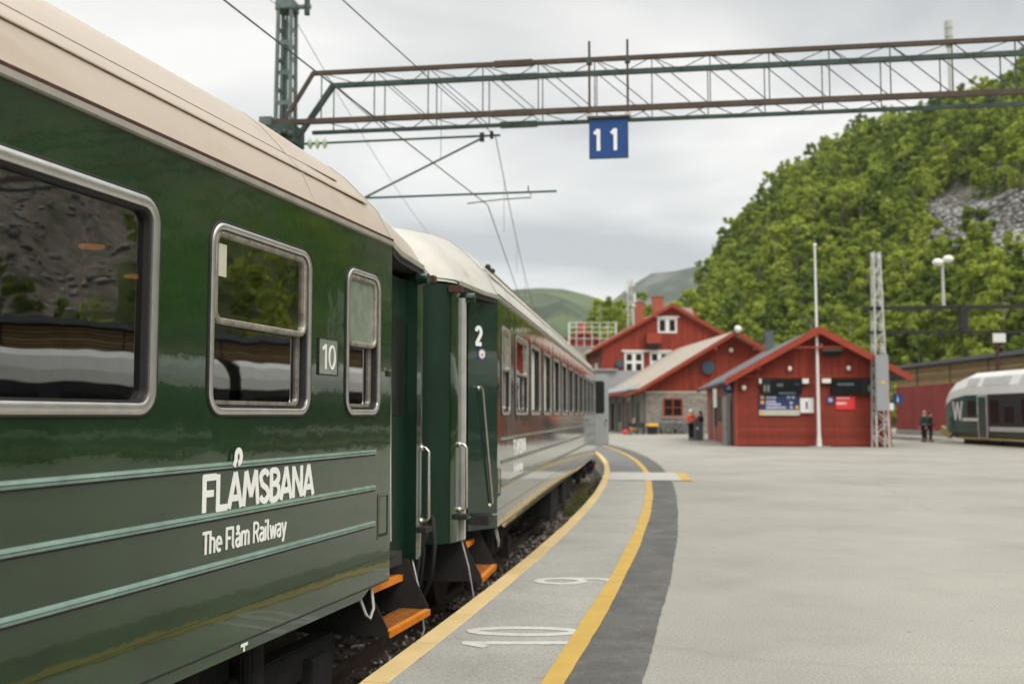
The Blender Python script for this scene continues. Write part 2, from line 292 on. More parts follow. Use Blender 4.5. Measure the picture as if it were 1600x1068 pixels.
def copy_part(o, parent, loc=(0, 0, 0)):
    c = o.copy(); col.objects.link(c); c.parent = parent; c.location = loc; return c
# stroke lettering ---------------------------------------------------
def arc(cx, cy, rx, ry, a0, a1, n=10): return [(cx+rx*math.cos(R(a0+(a1-a0)*i/n)), cy+ry*math.sin(R(a0+(a1-a0)*i/n))) for i in range(n+1)]
G = {   # glyph: (advance, strokes) on a cap height of 1
 'F': (.52, [[(.05, 0), (.05, 1)], [(.0, .94), (.5, .94)], [(.0, .5), (.4, .5)]]),
 'L': (.48, [[(.06, 1), (.06, .0)], [(.0, .06), (.44, .06)]]),
 'A': (.60, [[(.02, 0), (.28, 1)], [(.28, 1), (.54, 0)], [(.12, .28), (.44, .28)]]),
 'Å': (.60, [[(.02, 0), (.28, 1)], [(.28, 1), (.54, 0)], [(.12, .28), (.44, .28)]]),
 'M': (.74, [[(.04, 0), (.14, 1)], [(.14, 1), (.36, .25)], [(.36, .25), (.58, 1)], [(.58, 1), (.68, 0)]]),
 'S': (.50, [arc(.24, .73, .18, .21, 20, 180, 9)+[(.12, .56), (.34, .42)]+arc(.24, .27, .19, .21, 0, -160, 9)]),
 'B': (.52, [[(.06, 0), (.06, 1)], [(.06, .94)]+arc(.22, .735, .19, .205, 90, -90, 8)+[(.06, .53)], [(.06, .53)]+arc(.24, .29, .20, .24, 90, -90, 8)+[(.06, .05)]]),
 'N': (.60, [[(.06, 0), (.06, 1)], [(.06, .96), (.48, .04)], [(.48, 0), (.48, 1)]]),
 'T': (.56, [[(.0, .94), (.52, .94)], [(.26, 0), (.26, .94)]]),
 'R': (.60, [[(.06, 0), (.06, 1)], [(.06, .94)]+arc(.28, .72, .2, .22, 90, -90, 8)+[(.06, .5)], [(.28, .5), (.5, 0)]]),
 'h': (.54, [[(.06, 0), (.06, 1)], [(.06, .45)]+arc(.24, .46, .17, .2, 140, 0, 7)+[(.41, 0)]]),
 'e': (.54, [[(.06, .36), (.44, .36)]+arc(.25, .34, .19, .30, 5, 310, 14)]),
 'l': (.30, [[(.07, 1), (.07, .14), (.12, .05), (.2, .05)]]),
 'i': (.22, [[(.07, 0), (.07, .68)], [(.07, .86), (.07, 1)]]),
 'a': (.52, [arc(.22, .50, .17, .15, 150, 0, 8)+[(.39, 0)], [(.39, .38), (.24, .38)]+arc(.2, .2, .15, .16, 90, 270, 8)+[(.26, .04), (.39, .14)]]),
 'm': (.82, [[(.06, 0), (.06, .68)], [(.06, .45)]+arc(.215, .48, .155, .17, 140, 0, 7)+[(.37, 0)], [(.37, .45)]+arc(.525, .48, .155, .17, 140, 0, 7)+[(.68, 0)]]),
 'w': (.70, [[(.02, .68), (.16, 0)], [(.16, 0), (.31, .62)], [(.31, .62), (.46, 0)], [(.46, 0), (.6, .68)]]),
 'y': (.50, [[(.02, .68), (.23, .02)], [(.44, .68), (.16, -.2), (.05, -.22)]]),
 'W': (.9, [[(.02, 1), (.2, 0)], [(.2, 0), (.38, .95)], [(.38, .95), (.56, 0)], [(.56, 0), (.74, 1)]]),
 'P': (.56, [[(.06, 0), (.06, 1)], [(.06, .94)]+arc(.24, .72, .2, .22, 90, -90, 8)+[(.06, .5)]]),
 ' ': (.30, []),
 '1': (.42, [[(.02, .78), (.24, .97)], [(.24, 1), (.24, 0)]]),
 '0': (.60, [arc(.28, .5, .21, .45, 90, 450, 22)]),
 '2': (.58, [arc(.27, .70, .2, .24, 170, -25, 10)+[(.08, .07)], [(.04, .07), (.5, .07)]]),
 '9': (.58, [arc(.27, .68, .2, .27, 0, 360, 18), [(.47, .66), (.47, .5)]+arc(.26, .33, .21, .28, 10, -120, 8)]),
}
G['å'] = (G['a'][0], G['a'][1]+[arc(.22, .86, .08, .085, 0, 360, 10)])
def ribbon(pts, w):
    P = [Vector((p[0], p[1], 0)) for p in pts]; L = []; Rr = []
    closed = (P[0]-P[-1]).length < 1e-4
    for i, p in enumerate(P):
        a = P[i-1] if i else (P[-2] if closed else None); b = P[i+1] if i < len(P)-1 else (P[1] if closed else None)
        d1 = (p-a).normalized() if a is not None else None; d2 = (b-p).normalized() if b is not None else None
        if d1 is None: d1 = d2
        if d2 is None: d2 = d1
        n1 = Vector((-d1.y, d1.x, 0)); n2 = Vector((-d2.y, d2.x, 0)); n = (n1+n2)
        n = n.normalized() if n.length > .1 else n1; k = 1/max(.5, n.dot(n1))
        L.append(p+n*w/2*k); Rr.append(p-n*w/2*k)
    return L, Rr
def lettering(txt, h, wt, O, ux, uz, nrm, sx=1., name='lettering', m='lettering', parent=None, thick=.0012, gap=1.0, **t):
    mb = MB(); x = 0; O = Vector(O); ux = Vector(ux); uz = Vector(uz); nrm = Vector(nrm); q = 0
    for ch in txt:
        adv, strokes = G[ch]
        for st in strokes:
            L, Rr = ribbon([(p[0]*h*sx+x, p[1]*h) for p in st], wt); q += 1
            a = .002 + (q % 4)*.0004
            def T(p, k): return O+ux*p.x+uz*p.y+nrm*k
            n = len(L)
            v = [T(p, a+thick) for p in L]+[T(p, a+thick) for p in Rr]+[T(p, 0.0) for p in L]+[T(p, 0.0) for p in Rr]
            f = [(i, i+1, n+i+1, n+i) for i in range(n-1)]+[(2*n+i, i, i+1, 2*n+i+1)[::-1] for i in range(n-1)]+[(n+i, 3*n+i, 3*n+i+1, n+i+1)[::-1] for i in range(n-1)]+[(0, n, 3*n, 2*n), (n-1, 2*n-1, 4*n-1, 3*n-1)]
            mb.add(v, f)
        x += adv*h*sx*gap
    return mb.build(name, m, parent, **t), x
# rounded-rectangle rings in the coach side plane (x = outward) -------------
def rr(y0, y1, z0, z1, r, n=5):
    r = min(r, (y1-y0)/2, (z1-z0)/2); p = []
    for cy, cz, a in ((y1-r, z1-r, 0), (y0+r, z1-r, 90), (y0+r, z0+r, 180), (y1-r, z0+r, 270)):
        p += [(cy+r*math.cos(R(a+90*i/n)), cz+r*math.sin(R(a+90*i/n))) for i in range(n+1)]
    return p
def ring(mb, y0, y1, z0, z1, r, w, x0, x1, n=5, rnd=False):
    o = rr(y0, y1, z0, z1, r, n); i_ = rr(y0+w, y1-w, z0+w, z1-w, max(.005, r-w), n)
    m = len(o)
    if rnd:
        o2 = rr(y0+w*.25, y1-w*.25, z0+w*.25, z1-w*.25, max(.005, r-w*.25), n); i2 = rr(y0+w*.75, y1-w*.75, z0+w*.75, z1-w*.75, max(.005, r-w*.75), n)
        prof = [[(x0, *q) for q in o], [(x0+(x1-x0)*.75, *q) for q in o], [(x1, *q) for q in o2], [(x1, *q) for q in i2], [(x0+(x1-x0)*.75, *q) for q in i_], [(x0, *q) for q in i_]]
    else: prof = [[(x0, *q) for q in o], [(x1, *q) for q in o], [(x1, *q) for q in i_], [(x0, *q) for q in i_]]
    v = [q for g in prof for q in g]; k = len(prof)
    mb.add(v, [(a*m+j, ((a+1) % k)*m+j, ((a+1) % k)*m+(j+1) % m, a*m+(j+1) % m) for a in range(k) for j in range(m)])
    return mb
def plate(mb, y0, y1, z0, z1, r, x0, x1): return mb.prism(rr(y0, y1, z0, z1, r), 'x', x0, x1)

# ================================================================== track curve
JX, JY, HD, RAD = -2.06, 9.25, R(11.3), 191.
def trk(q, off=0., z=0.):
    h = HD - q/RAD; hm = HD - q/2/RAD; c = q*(math.sin(q/2/RAD)/(q/2/RAD) if q else 1)
    return (JX+c*math.sin(hm)+off*math.cos(h), JY+c*math.cos(hm)-off*math.sin(h), z)
EDGE = 1.83
QS = [-70+3*i for i in range(58)]     # -70 .. 101
# ---- ground and track bed
g = MB(); g.add([(-6000, -6000, -.85), (6000, -6000, -.85), (6000, 6000, -.85), (-6000, 6000, -.85)], [(0, 1, 2, 3)])
M['grass'] = mat('rough_grass_ground', (.07, .095, .03), .95, var=.35, vs=.05, c2=(.12, .11, .07), c2pos=(.5, .7), c2s=.02)
g.build('ground', 'grass', kind='structure')
b = MB(); b.loft([[trk(q, -6, -.74), trk(q, -2.4, -.72), trk(q, EDGE+.02, -.72)] for q in QS])
bed = b.build('track_bed', 'bed', kind='structure')
for s_ in (-1, 1):
    r_ = MB()
    prof = [(-.07, 0), (.07, 0), (.07, .02), (.012, .035), (.012, .11), (.036, .12), (.036, .155), (-.036, .155), (-.036, .12), (-.012, .11), (-.012, .035), (-.07, .02)]
    r_.loft([[trk(q, s_*.75+p[0], -.71+p[1]) for p in prof] for q in QS], True)
    r_.build('rail', 'railtop', bed)
sl = MB().box(-1.25, 1.25, -.12, .12, -.09, 0); slo = None
for i in range(75):
    q = -9+i*.62; p = trk(q, 0, -.685)
    if slo is None: o = slo = sl.build('sleeper', 'sleeper', bed)
    else: o = copy_part(slo, bed)
    o.location = p; o.rotation_euler = (0, random.uniform(-.01, .01), -(HD-q/RAD))
# ballast stones
n = 15000; V = np.empty((n*6, 3)); F = np.empty((n*8, 3), int)
base = np.array([[1,0,0],[-1,0,0],[0,1,0],[0,-1,0],[0,0,1],[0,0,-1]], float); bf = np.array([[0,2,4],[2,1,4],[1,3,4],[3,0,4],[2,0,5],[1,2,5],[3,1,5],[0,3,5]])
for i in range(n):
    if i < 11000: q = rng.uniform(-7, 14); off = rng.uniform(-1.6, EDGE)
    else: q = rng.uniform(10, 45); off = rng.uniform(.85, EDGE)
    s_ = rng.uniform(.018, .045); p = trk(q, off, -.70+rng.uniform(-.005, .035)+max(0, off-.95)*.06)
    V[i*6:i*6+6] = base*rng.uniform(.55, 1.2, (6, 1))*s_*rng.uniform(.6, 1.2, 3) @ np.array(Matrix.Rotation(rng.uniform(0, 6), 3, Vector(rng.normal(size=3)).normalized())) + p
    F[i*8:i*8+8] = bf+i*6
def npmesh(name, V, F, m, parent=None, **t):
    me = bpy.data.meshes.new(name); me.vertices.add(len(V)); me.vertices.foreach_set('co', np.asarray(V, np.float32).ravel())
    k = F.shape[1]; me.loops.add(F.size); me.loops.foreach_set('vertex_index', F.astype(np.int32).ravel()); me.polygons.add(len(F))
    me.polygons.foreach_set('loop_start', np.arange(0, F.size, k, dtype=np.int32)); me.update(calc_edges=True); me.validate()
    for x in (m if isinstance(m, list) else [m]): me.materials.append(M[x])
    o = bpy.data.objects.new(name, me); col.objects.link(o)
    if parent: o.parent = parent
    for a, b_ in t.items(): o[a] = b_
    return o
def stonemat():
    m = mat('ballast', (.17, .155, .14), .9, var=.3); t = m.node_tree; b = t.nodes['Principled BSDF']
    g_ = t.nodes.new('ShaderNodeNewGeometry'); r = t.nodes.new('ShaderNodeValToRGB'); t.links.new(g_.outputs['Random Per Island'], r.inputs[0])
    e = r.color_ramp.elements; e[0].color = (.035, .025, .02, 1); e[1].color = (.42, .39, .36, 1); x = e.new(.55); x.color = (.13, .105, .085, 1); t.links.new(r.outputs[0], b.inputs['Base Color']); return m
M['ballast'] = stonemat()
npmesh('ballast_stones', V, F, 'ballast', kind='stuff', label='grey and brown ballast stones between rail and platform edge', category='gravel')
# weeds along the far part of the ballast
wv = []; wf = []
for i in range(2600):
    q = 13+abs(random.gauss(0, 5)); p = Vector(trk(q, random.uniform(1.05, EDGE-.03), -.69)); h_ = random.uniform(.05, .22); a_ = random.uniform(0, 6.28); dx_ = Vector((math.cos(a_), math.sin(a_), 0))*.012; ln_ = Vector((random.gauss(0, .04), random.gauss(0, .04), h_)); k = len(wv)
    wv += [tuple(p-dx_), tuple(p+dx_), tuple(p+ln_)]; wf.append((k, k+1, k+2))
wm = MB(); wm.v = wv; wm.f = wf; M['weed'] = mat('trackside_weeds', (.10, .12, .03), .8, var=.4, vs=.8)
wo_ = wm.build('trackside_weeds', 'weed', kind='stuff'); wo_['label'] = 'green and yellow weeds growing between rail and platform edge'; wo_['category'] = 'weeds'
# ---- platform
XR = 23.9
PQ = [q for q in QS if q >= -40]
# far beyond q=32 the forecourt also wraps behind the curve
top = [trk(q, EDGE+.165, 0) for q in PQ]
p_ = MB(); p_.loft([[t, (XR, t[1], 0)] for t in top]); pl = p_.build('platform', 'asphalt', kind='structure')
p_ = MB(); p_.loft([[trk(q, EDGE+.169, .004), trk(q, EDGE+1.06, .004)] for q in PQ if q < 17]+[[trk(17.2, EDGE+.169, .004), trk(17.2, EDGE+1.06, .004)]]); p_.build('platform_edge_strip', 'asphalt_near', kind='structure')
p_ = MB(); p_.loft([[trk(q, EDGE+.169, .004), trk(q, EDGE+1.06, .004)] for q in [17.2+3*i for i in range(28)]]); p_.build('platform_far_strip', 'asphalt_mid', kind='structure')
def dkoff(q): return EDGE+1.60+.16*max(0, min(1, (q-8)/20))
def ragged(q): return dkoff(q)+.005*math.sin(q*1.9)+random.uniform(-.007, .007)
QF = [-12+.12*i for i in range(600)]
p_ = MB(); p_.loft([[trk(q, EDGE+1.05, .008), trk(q, EDGE+1.5, .008), trk(q, ragged(q), .008)] for q in QF]); p_.build('asphalt_patch_strip', 'asphalt_dk', kind='structure')
def yw(q): return .004*math.sin(q*1.7)+random.uniform(-.003, .003)
p_ = MB(); p_.loft([[trk(q, EDGE+1.03+yw(q), .012), trk(q, EDGE+1.175+yw(q+9), .012)] for q in QF if not 16.0 < q < 17.2], False)
# two runs (before and beyond the crossing strip)
p1 = MB(); p1.loft([[trk(q, EDGE+1.03+yw(q), .012), trk(q, EDGE+1.175+yw(q+9), .012)] for q in QF if q <= 15]); p1.build('yellow_warning_line', 'yel', kind='structure')
p1 = MB(); p1.loft([[trk(q, EDGE+1.07, .012), trk(q, EDGE+1.22, .012)] for q in QF if q >= 18.2]); p1.build('yellow_warning_line', 'yel', kind='structure')
p1 = MB(); p1.loft([[trk(q, EDGE+.17, .016), trk(q, EDGE+1.9, .016)] for q in (15.0, 16.6, 18.2)]); p1.build('crossing_strip', 'white', kind='structure').data.materials[0] = M['crossing']
p1 = MB(); p1.loft([[trk(q, EDGE+1.9, .016), trk(q, EDGE+2.15, .016)] for q in (15.0, 16.6, 18.2)]); p1.build('crossing_strip_end', 'yel', kind='structure')
wl = MB(); wl.loft([[trk(q, EDGE+.01, -.9), trk(q, EDGE+.01, -.1)] for q in PQ]); wl.build('platform_wall', 'concrete', pl)
k_ = 0; q = -8
while q < 60:
    kb = MB(); q2 = q+.992; e_ = random.uniform(-.004, .004)
    kb.loft([[trk(a, EDGE+e_, -.12), trk(a, EDGE+e_, -.004), trk(a, EDGE+e_+.012, .008), trk(a, EDGE+.16, .008), trk(a, EDGE+.168, .0), trk(a, EDGE+.168, -.12)] for a in (q, (q+q2)/2, q2)], True, True)
    kb.build('kerb_stone', 'kerb', pl); q += 1.0
kb = MB(); kb.loft([[trk(a, EDGE, -.12), trk(a, EDGE, .006), trk(a, EDGE+.168, .006), trk(a, EDGE+.168, -.12)] for a in [-40+4*i for i in range(9)]], True, True); kb.build('kerb', 'kerb', pl)
kb = MB(); kb.loft([[trk(a, EDGE, -.12), trk(a, EDGE, .006), trk(a, EDGE+.168, .006), trk(a, EDGE+.168, -.12)] for a in [60+3*i for i in range(12)]], True, True); kb.build('kerb', 'kerb', pl)
# painted position numbers, tops towards the track
lettering('1', .76, .085, (.42, 6.78, .006), (0, 1, 0), (-1, 0, 0), (0, 0, 1), .65, 'painted_number', 'mark', pl)
lettering('0', .82, .085, (.49, 7.10, .006), (.03, 1, 0), (-1, .03, 0), (0, 0, 1), .66, 'painted_number', 'mark', pl)
lettering('9', .76, .090, (.965, 9.22, .006), (.03, 1, 0), (-1, .03, 0), (0, 0, 1), .95, 'painted_number', 'mark', pl)
# far platform edge and second track, ground to the long building
p_ = MB().box(XR, XR+.25, -60, 130, -.85, .008); p_.build('platform_kerb', 'kerb', pl)
p_ = MB().box(XR+.25, 28.1, -60, 130, -.80, -.74); bed2 = p_.build('second_track_bed', 'bed', kind='structure')
for x in (25.35, 26.85): MB().box(x-.035, x+.035, -60, 130, -.73, -.58).build('rail', 'railtop', bed2)
p_ = MB().box(28.1, 60, -60, 130, -.84, -.004); p_.build('yard_pavement', 'asphalt', kind='structure')
p_ = MB().box(20, 60, 58.6, 61, -.02, .012); p_.build('level_crossing', 'asphalt', kind='structure')
# ================================================================== coaches
GUT = 2.807
ZP = 2.05+1.55
def coach_profile(ins, rise, z0=GUT):
    half = [(0, 0), (.05, .10), (.12, .245), (.2, .33), (.29, .43), (.40, .545), (.52, .64), (.72, .73), (1.0, .795), (1.45, .82)]
    pts = []
    W = 1.45-ins
    for t, h in half: pts.append((-(ins+t/1.45*W), z0+h*rise))
    return pts+[(-2.9-x, z_) for x, z_ in pts[::-1][1:]]
def build_coach(name, label, loc, heading, dr, L, wins, roofm, first):
    root = thing(name, label, 'railway coach', loc, -heading, 'green railway coaches')
    Y = lambda s: s*dr
    def yy(a, b): return (min(Y(a), Y(b)), max(Y(a), Y(b)))
    ZB, ZT = .365, GUT-.01
    def shell(side):      # side +1 near platform with windows, 0 far plain
        mb = MB(); x = 0 if side else -2.9
        cuts = []; s0 = 0
        zw0, zw1 = 1.56, 2.53; r = .11
        for (a, b, k) in wins:
            mb.add([(x, Y(s0), ZB), (x, Y(a), ZB), (x, Y(a), ZT), (x, Y(s0), ZT)], [(0, 1, 2, 3)])
            for z0, z1 in ((ZB, zw0), (zw1, ZT)): mb.add([(x, Y(a), z0), (x, Y(b), z0), (x, Y(b), z1), (x, Y(a), z1)], [(0, 1, 2, 3)])
            for (cy, cz, sy, sz) in ((a, zw0, 1, 1), (b, zw0, -1, 1), (a, zw1, 1, -1), (b, zw1, -1, -1)):
                pts = [(x, Y(cy), cz)]+[(x, Y(cy+sy*(r-r*math.sin(R(t)))), cz+sz*(r-r*math.cos(R(t)))) for t in range(0, 91, 15)]
                mb.add(pts, [tuple([0, i, i+1]) for i in range(1, len(pts)-1)])
            s0 = b
        mb.add([(x, Y(s0), ZB), (x, Y(L), ZB), (x, Y(L), ZT), (x, Y(s0), ZT)], [(0, 1, 2, 3)])
        return mb
    shell(1).build('side_panel', 'green', root)
    shell(0).build('side_panel', 'green', root)
    sk = MB(); sk.add([(-.004, Y(.33), .36), (-.004, Y(.50), .30), (-.004, Y(L-.5), .30), (-.004, Y(L-.33), .36)], [(0, 1, 2, 3)])
    sk.add([(-.03, Y(.33), .36), (-.03, Y(.50), .30), (-.03, Y(L-.5), .30), (-.03, Y(L-.33), .36)], [(0, 1, 2, 3)]); sk.add([(-.004, Y(.5), .30), (-.004, Y(L-.5), .30), (-.03, Y(L-.5), .30), (-.03, Y(.5), .30)], [(0, 1, 2, 3)])
    sk.build('lower_skirt', 'green', root)
    MB().box(-.02, .003, *yy(0.02, L-.02), .357, .366).build('joint_strip', 'rubber', root)
    MB().box(0, .004, *yy(0.0, L), .535, .541).build('lower_bead', 'green', root)
    for zt in (1.29, 1.042, .793):
        t = MB(); t.prism([(0, zt-.018), (.013, zt-.014), (.016, zt-.002), (.009, zt), (.016, zt+.003), (.011, zt+.015), (0, zt+.019)], 'y', *yy(.30, L-.3)); t.build('trim_strip', 'trim', root, smooth=False)
        MB().box(0, .0065, *yy(.30, L-.3), zt-.0255, zt-.019).build('trim_shadow_gap', 'rubber', root)
    # body floor and far fill
    MB().box(-2.86, -.04, *yy(-.35, L+.35), .42, .52).build('floor_frame', 'dark', root)
    # gutter: cream bead + dark rust joint
    MB().box(-.01, .022, *yy(0, L), GUT-.012, GUT+.026).build('gutter', 'gutter', root, bevel=.006)
    MB().box(-.01, .012, *yy(0, L), GUT+.0275, GUT+.046).build('gutter_joint', 'rust', root)
    # roof
    st = [(L+1.50, .40, .47), (L+1.35, .27, .60), (L+1.1, .2, .70), (L+.4, .1, .82), (L-.3, .0, .95), (L-1, 0, 1), (1.0, 0, 1), (.3, .0, .95), (0, .0, .93), (-.4, .09, .86), (-.8, .14, .79), (-1.1, .185, .71), (-1.28, .22, .64), (-1.40, .29, .55), (-1.49, .40, .44)]
    rf = MB(); rf.loft([[(px, Y(s), pz+.03) for px, pz in coach_profile(i, ri)] for s, i, ri in st]); 
    rf.loft([[(px, Y(s), pz) for px, pz in coach_profile(i, ri)] for s, i, ri in st])
    ro = rf.build('roof', roofm, root, smooth=True)
    for (px, pz, w_) in ((-.128, GUT+.281, .042), (-.235, GUT+.392, .028)):
        s1 = .22 if px > -.2 else .50
        MB().bar((px+.002, Y(s1), pz), (px+.002, Y(L-.6), pz), w_, .006, up=(.75, 0, 1)).build('roof_seam', 'seam', ro)
    k = 0
    for s in (.0, 1.25, 5.6, 9.9, 14.2):
        if s > L: continue
        prof = coach_profile(0, 1 if s > .9 else .93)[:9]
        MB().tube([(p[0]+.002, Y(s), p[1]+.031) for p in prof], .0035 if s else .006, 5).build('roof_joint', 'gutter', ro)
    # end recess, per end
    for e0, sg in ((0, -1), (L, 1)):
        E = lambda e: Y(e0+sg*e)
        plan = [(0.003, .002), (.38, .25)]
        def wall(pl_, z0, z1, nm, m):
            mb = MB(); mb.loft([[(-i, E(e), z0), (-i, E(e), z1)] for e, i in pl_]); mb.loft([[(-i-.03, E(e), z0), (-i-.03, E(e), z1)] for e, i in pl_])
            mb.loft([[(-i, E(e), z0), (-i-.03, E(e), z0)] for e, i in pl_]); return mb.build(nm, m, root, smooth=True)
        pan = wall(plan, .36, GUT+.02, 'entrance_panel', 'green_dk')
        MB().loft([[(-i+.006, E(e), .495), (-i+.006, E(e), .512)] for e, i in plan]).build('panel_trim', 'trim', pan)
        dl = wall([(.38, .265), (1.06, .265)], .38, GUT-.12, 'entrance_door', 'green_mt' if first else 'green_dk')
        plate(MB(), min(E(.50), E(.95)), max(E(.50), E(.95)), 1.55, 2.35, .07, -.268, -.258).build('door_window', 'darkglass', dl)
        MB().box(-.30, -.160, *sorted((E(.98), E(1.06))), .36, GUT-.12).build('door_post', 'green_dk' if first else 'galv', root)
        wall([(1.06, .28), (1.07, .20), (1.10, .185), (1.28, .215), (1.34, .245)], .36, GUT-.02, 'corner_pillar', 'green')
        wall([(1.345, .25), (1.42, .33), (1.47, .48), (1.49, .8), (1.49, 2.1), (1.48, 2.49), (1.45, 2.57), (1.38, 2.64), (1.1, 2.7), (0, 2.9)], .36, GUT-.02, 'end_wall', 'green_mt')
        MB().prism([(px, pz-.01) for px, pz in coach_profile(.41, .45)], 'y', *sorted((E(1.45), E(1.48)))).build('end_gable', 'green_dk', root)
        # vestibule header under the roof
        MB().prism([(-.0, E(.01)), (-.1, E(.4)), (-.19, E(1.2)), (-.5, E(1.2)), (-.5, E(.01))], 'z', GUT-.06, GUT+.02).build('entrance_header', 'dark', root)
        MB().prism([(.012, E(0)), (-.08, E(.4)), (-.18, E(1.2)), (-.20, E(1.2)), (-.10, E(.4)), (-.01, E(0))], 'z', GUT-.012, GUT+.03).build('end_gutter', 'gutter', root)
        hb = MB(); hb.tube([(-.17, E(1.0), GUT-.115), (-.07, E(1.0), GUT-.115)], .05, 12); hb.build('lamp_housing', 'green_dk', root)
        # hand rails
        h = MB(); h.tube([(-.20, E(1.17), 1.27), (-.15, E(1.17), 1.27), (-.12, E(1.17), 1.24), (-.12, E(1.17), .68), (-.15, E(1.17), .655), (-.20, E(1.17), .655)], .0145, 10)
        h.sphere((-.19, E(1.17), 1.27), .028); h.sphere((-.19, E(1.17), .655), .03); h.build('handrail', 'steel', root, smooth=True)
        h = MB(); h.tube([(-.175, E(.28), 1.83), (-.135, E(.28), 1.85), (-.115, E(.26), 1.82), (-.035, E(.10), .62), (-.08, E(.10), .60)], .0115, 10)
        h.sphere((-.16, E(.28), 1.83), .025); h.sphere((-.07, E(.10), .6), .025); h.build('handrail', 'steel', root, smooth=True)
        if not first: h = MB(); h.tube([(-.24, E(1.0), 1.30), (-.17, E(1.0), 1.29), (-.15, E(1.0), 1.22), (-.15, E(1.0), .72), (-.2, E(1.0), .66)], .012, 8); h.build('handrail', 'steel', root, smooth=True)
        MB().box(-.24, -.11, *sorted((E(1.08), E(1.24))), .565, .61).build('pillar_bracket', 'dark', root)
        MB().box(-.26, -.13, *sorted((E(1.30), E(1.38))), GUT-.10, GUT-.04).build('top_bracket', 'rust', root)
        # steps
        sp_ = MB(); 
        for yy_ in (.02, .90): 
            prof = [(-.75, .38), (-.2, .38), (-.13, .20), (-.02, .0), (-.02, -.06), (-.75, -.06)]
            v = [(p[0], E(yy_), p[1]) for p in prof]; v2 = [(p[0], E(yy_+.012), p[1]) for p in prof]; n_ = len(prof)
            sp_.add(v+v2, [tuple(range(n_)), tuple(range(2*n_-1, n_-1, -1))]+[(i, (i+1) % n_, (i+1) % n_+n_, i+n_) for i in range(n_)])
        sp_.box(-.75, -.73, *sorted((E(.03), E(.9))), -.06, .38); su = sp_.build('step_frame', 'dark', root)
        for (xo, zt, wd) in ((0.0, -.02, .26), (-.24, .245, .22)):
            MB().box(xo-.012, xo, *sorted((E(.035), E(.895))), zt-.045, zt+.003).box(xo-.05, xo-.012, *sorted((E(.035), E(.895))), zt-.004, zt+.003).build('step_nosing', 'orange', su)
            MB().box(xo-wd, xo-.05, *sorted((E(.035), E(.895))), zt-.03, zt-.004).build('step_tread', 'grate', su)
            gr = MB()
            for i in range(20):
                e = .05+i*.0435; gr.box(xo-wd+.02, xo-.05, *sorted((E(e), E(e+.013))), zt-.0039, zt-.0005)
            for i in range(5):
                gr.box(xo-wd+i*.042, xo-wd+i*.042+.006, *sorted((E(.04), E(.89))), zt-.0039, zt-.0008)
            gr.build('step_grating', 'grate_or', su, kind='stuff')
        # gangway, buffers, hoses
        gw = MB()
        for i in range(5):
            e = 1.49+i*.04
            gw.box(-2.0, -1.86, *sorted((E(e), E(e+.032))), .55, 2.75); gw.box(-1.04, -.9, *sorted((E(e), E(e+.032))), .55, 2.75); gw.box(-1.86, -1.04, *sorted((E(e), E(e+.032))), 2.6, 2.75)
        gw.build('gangway_bellows', 'rubber', root)
        for xb in (-.58, -2.32):
            bf_ = MB(); bf_.tube([(xb, E(1.45), .5), (xb, E(1.62), .5)], .09, 12); bf_.tube([(xb, E(1.62), .5), (xb, E(1.65), .5)], .2, 16); bf_.build('buffer', 'dark', root)
        for j, (xa, za, r_) in enumerate(((-.32, .62, .02), (-.42, .55, .014), (-.9, .3, .022))):
            hs = MB(); hs.tube([(xa-.1, E(1.42), za), (xa-.05, E(1.5), za-.02), (xa-.02, E(1.56), za-.25), (xa-.05, E(1.55), za-.55), (xa-.15, E(1.47), za-.75), (xa-.25, E(1.35), za-.72)], r_, 8); hs.build('air_hose', 'rubber', root, smooth=True)
        hs = MB(); hs.tube([(-.20, E(1.0), .36), (-.13, E(.99), .10), (-.08, E(.97), -.2), (-.1, E(.95), -.28)], .008, 6); hs.build('air_hose', 'galv', root, smooth=True)
    hk = MB(); hk.tube([(-.05, Y(.22), .36), (-.02, Y(.24), .20), (-.03, Y(.28), .13), (-.04, Y(.33), .17), (-.08, Y(.36), .3)], .011, 8); hk.build('grab_hook', 'galv', root, smooth=True)
    # inside
    MB().box(-2.78, -2.76, *yy(.1, L-.1), .52, 2.8).build('interior_wall', 'inside', root)
    MB().box(-2.76, -.05, *yy(.1, L-.1), .9, .93).build('interior_floor', 'inside', root)
    MB().box(-2.76, -.05, *yy(.1, L-.1), 2.78, 2.8).build('interior_ceiling', 'iceil', root)
    MB().box(-2.76, -.08, *yy(.10, .13), .93, 2.78).build('interior_partition', 'inside', root)
    for i in range(5):
        s = 2.7+i*1.9
        if s < L-2: 
            se = MB(); se.box(-1.25, -.3, *yy(s, s+.12), 1.0, 1.62); se.box(-1.25, -.3, *yy(s+.12, s+.6), .95, 1.2); se.build('seat', 'cloth_teal', root, bevel=.03)
    for (s, x) in ((1.62, -1.35), (.38, -1.93)) if first else ((6.0, -1.4),):
        lp = MB(); lp.tube([(x, Y(s), 2.60), (x, Y(s), 2.585)], .075, 20); lp.build('ceiling_lamp', 'lamp_on', root); MB().tube([(x, Y(s), 2.605), (x, Y(s), 2.78)], .03, 10).build('lamp_stem', 'iceil', root)
    # windows
    white_wins = {0, 2, 3, 4, 8, 9, 11}
    for wi, (a, b_, kd) in enumerate(wins):
        y0, y1 = yy(a, b_)
        big = kd == 'pano'
        fr = ring(MB(), y0-.008, y1+.008, 1.552, 2.538, .115, .05 if big else .034, -.012, .016, 6, True).build('window_frame', 'alu', root, smooth=True)
        ring(MB(), y0-.020, y1+.020, 1.540, 2.550, .127, .013, -.005, .010, 6, True).build('window_seal', 'rubber', fr, smooth=True)
        iw = .05 if big else .034
        ring(MB(), y0+iw-.008, y1-iw+.008, 1.552+iw, 2.538-iw, .07, .014, -.055, -.002, 6).build('inner_seal', 'rubber', fr)
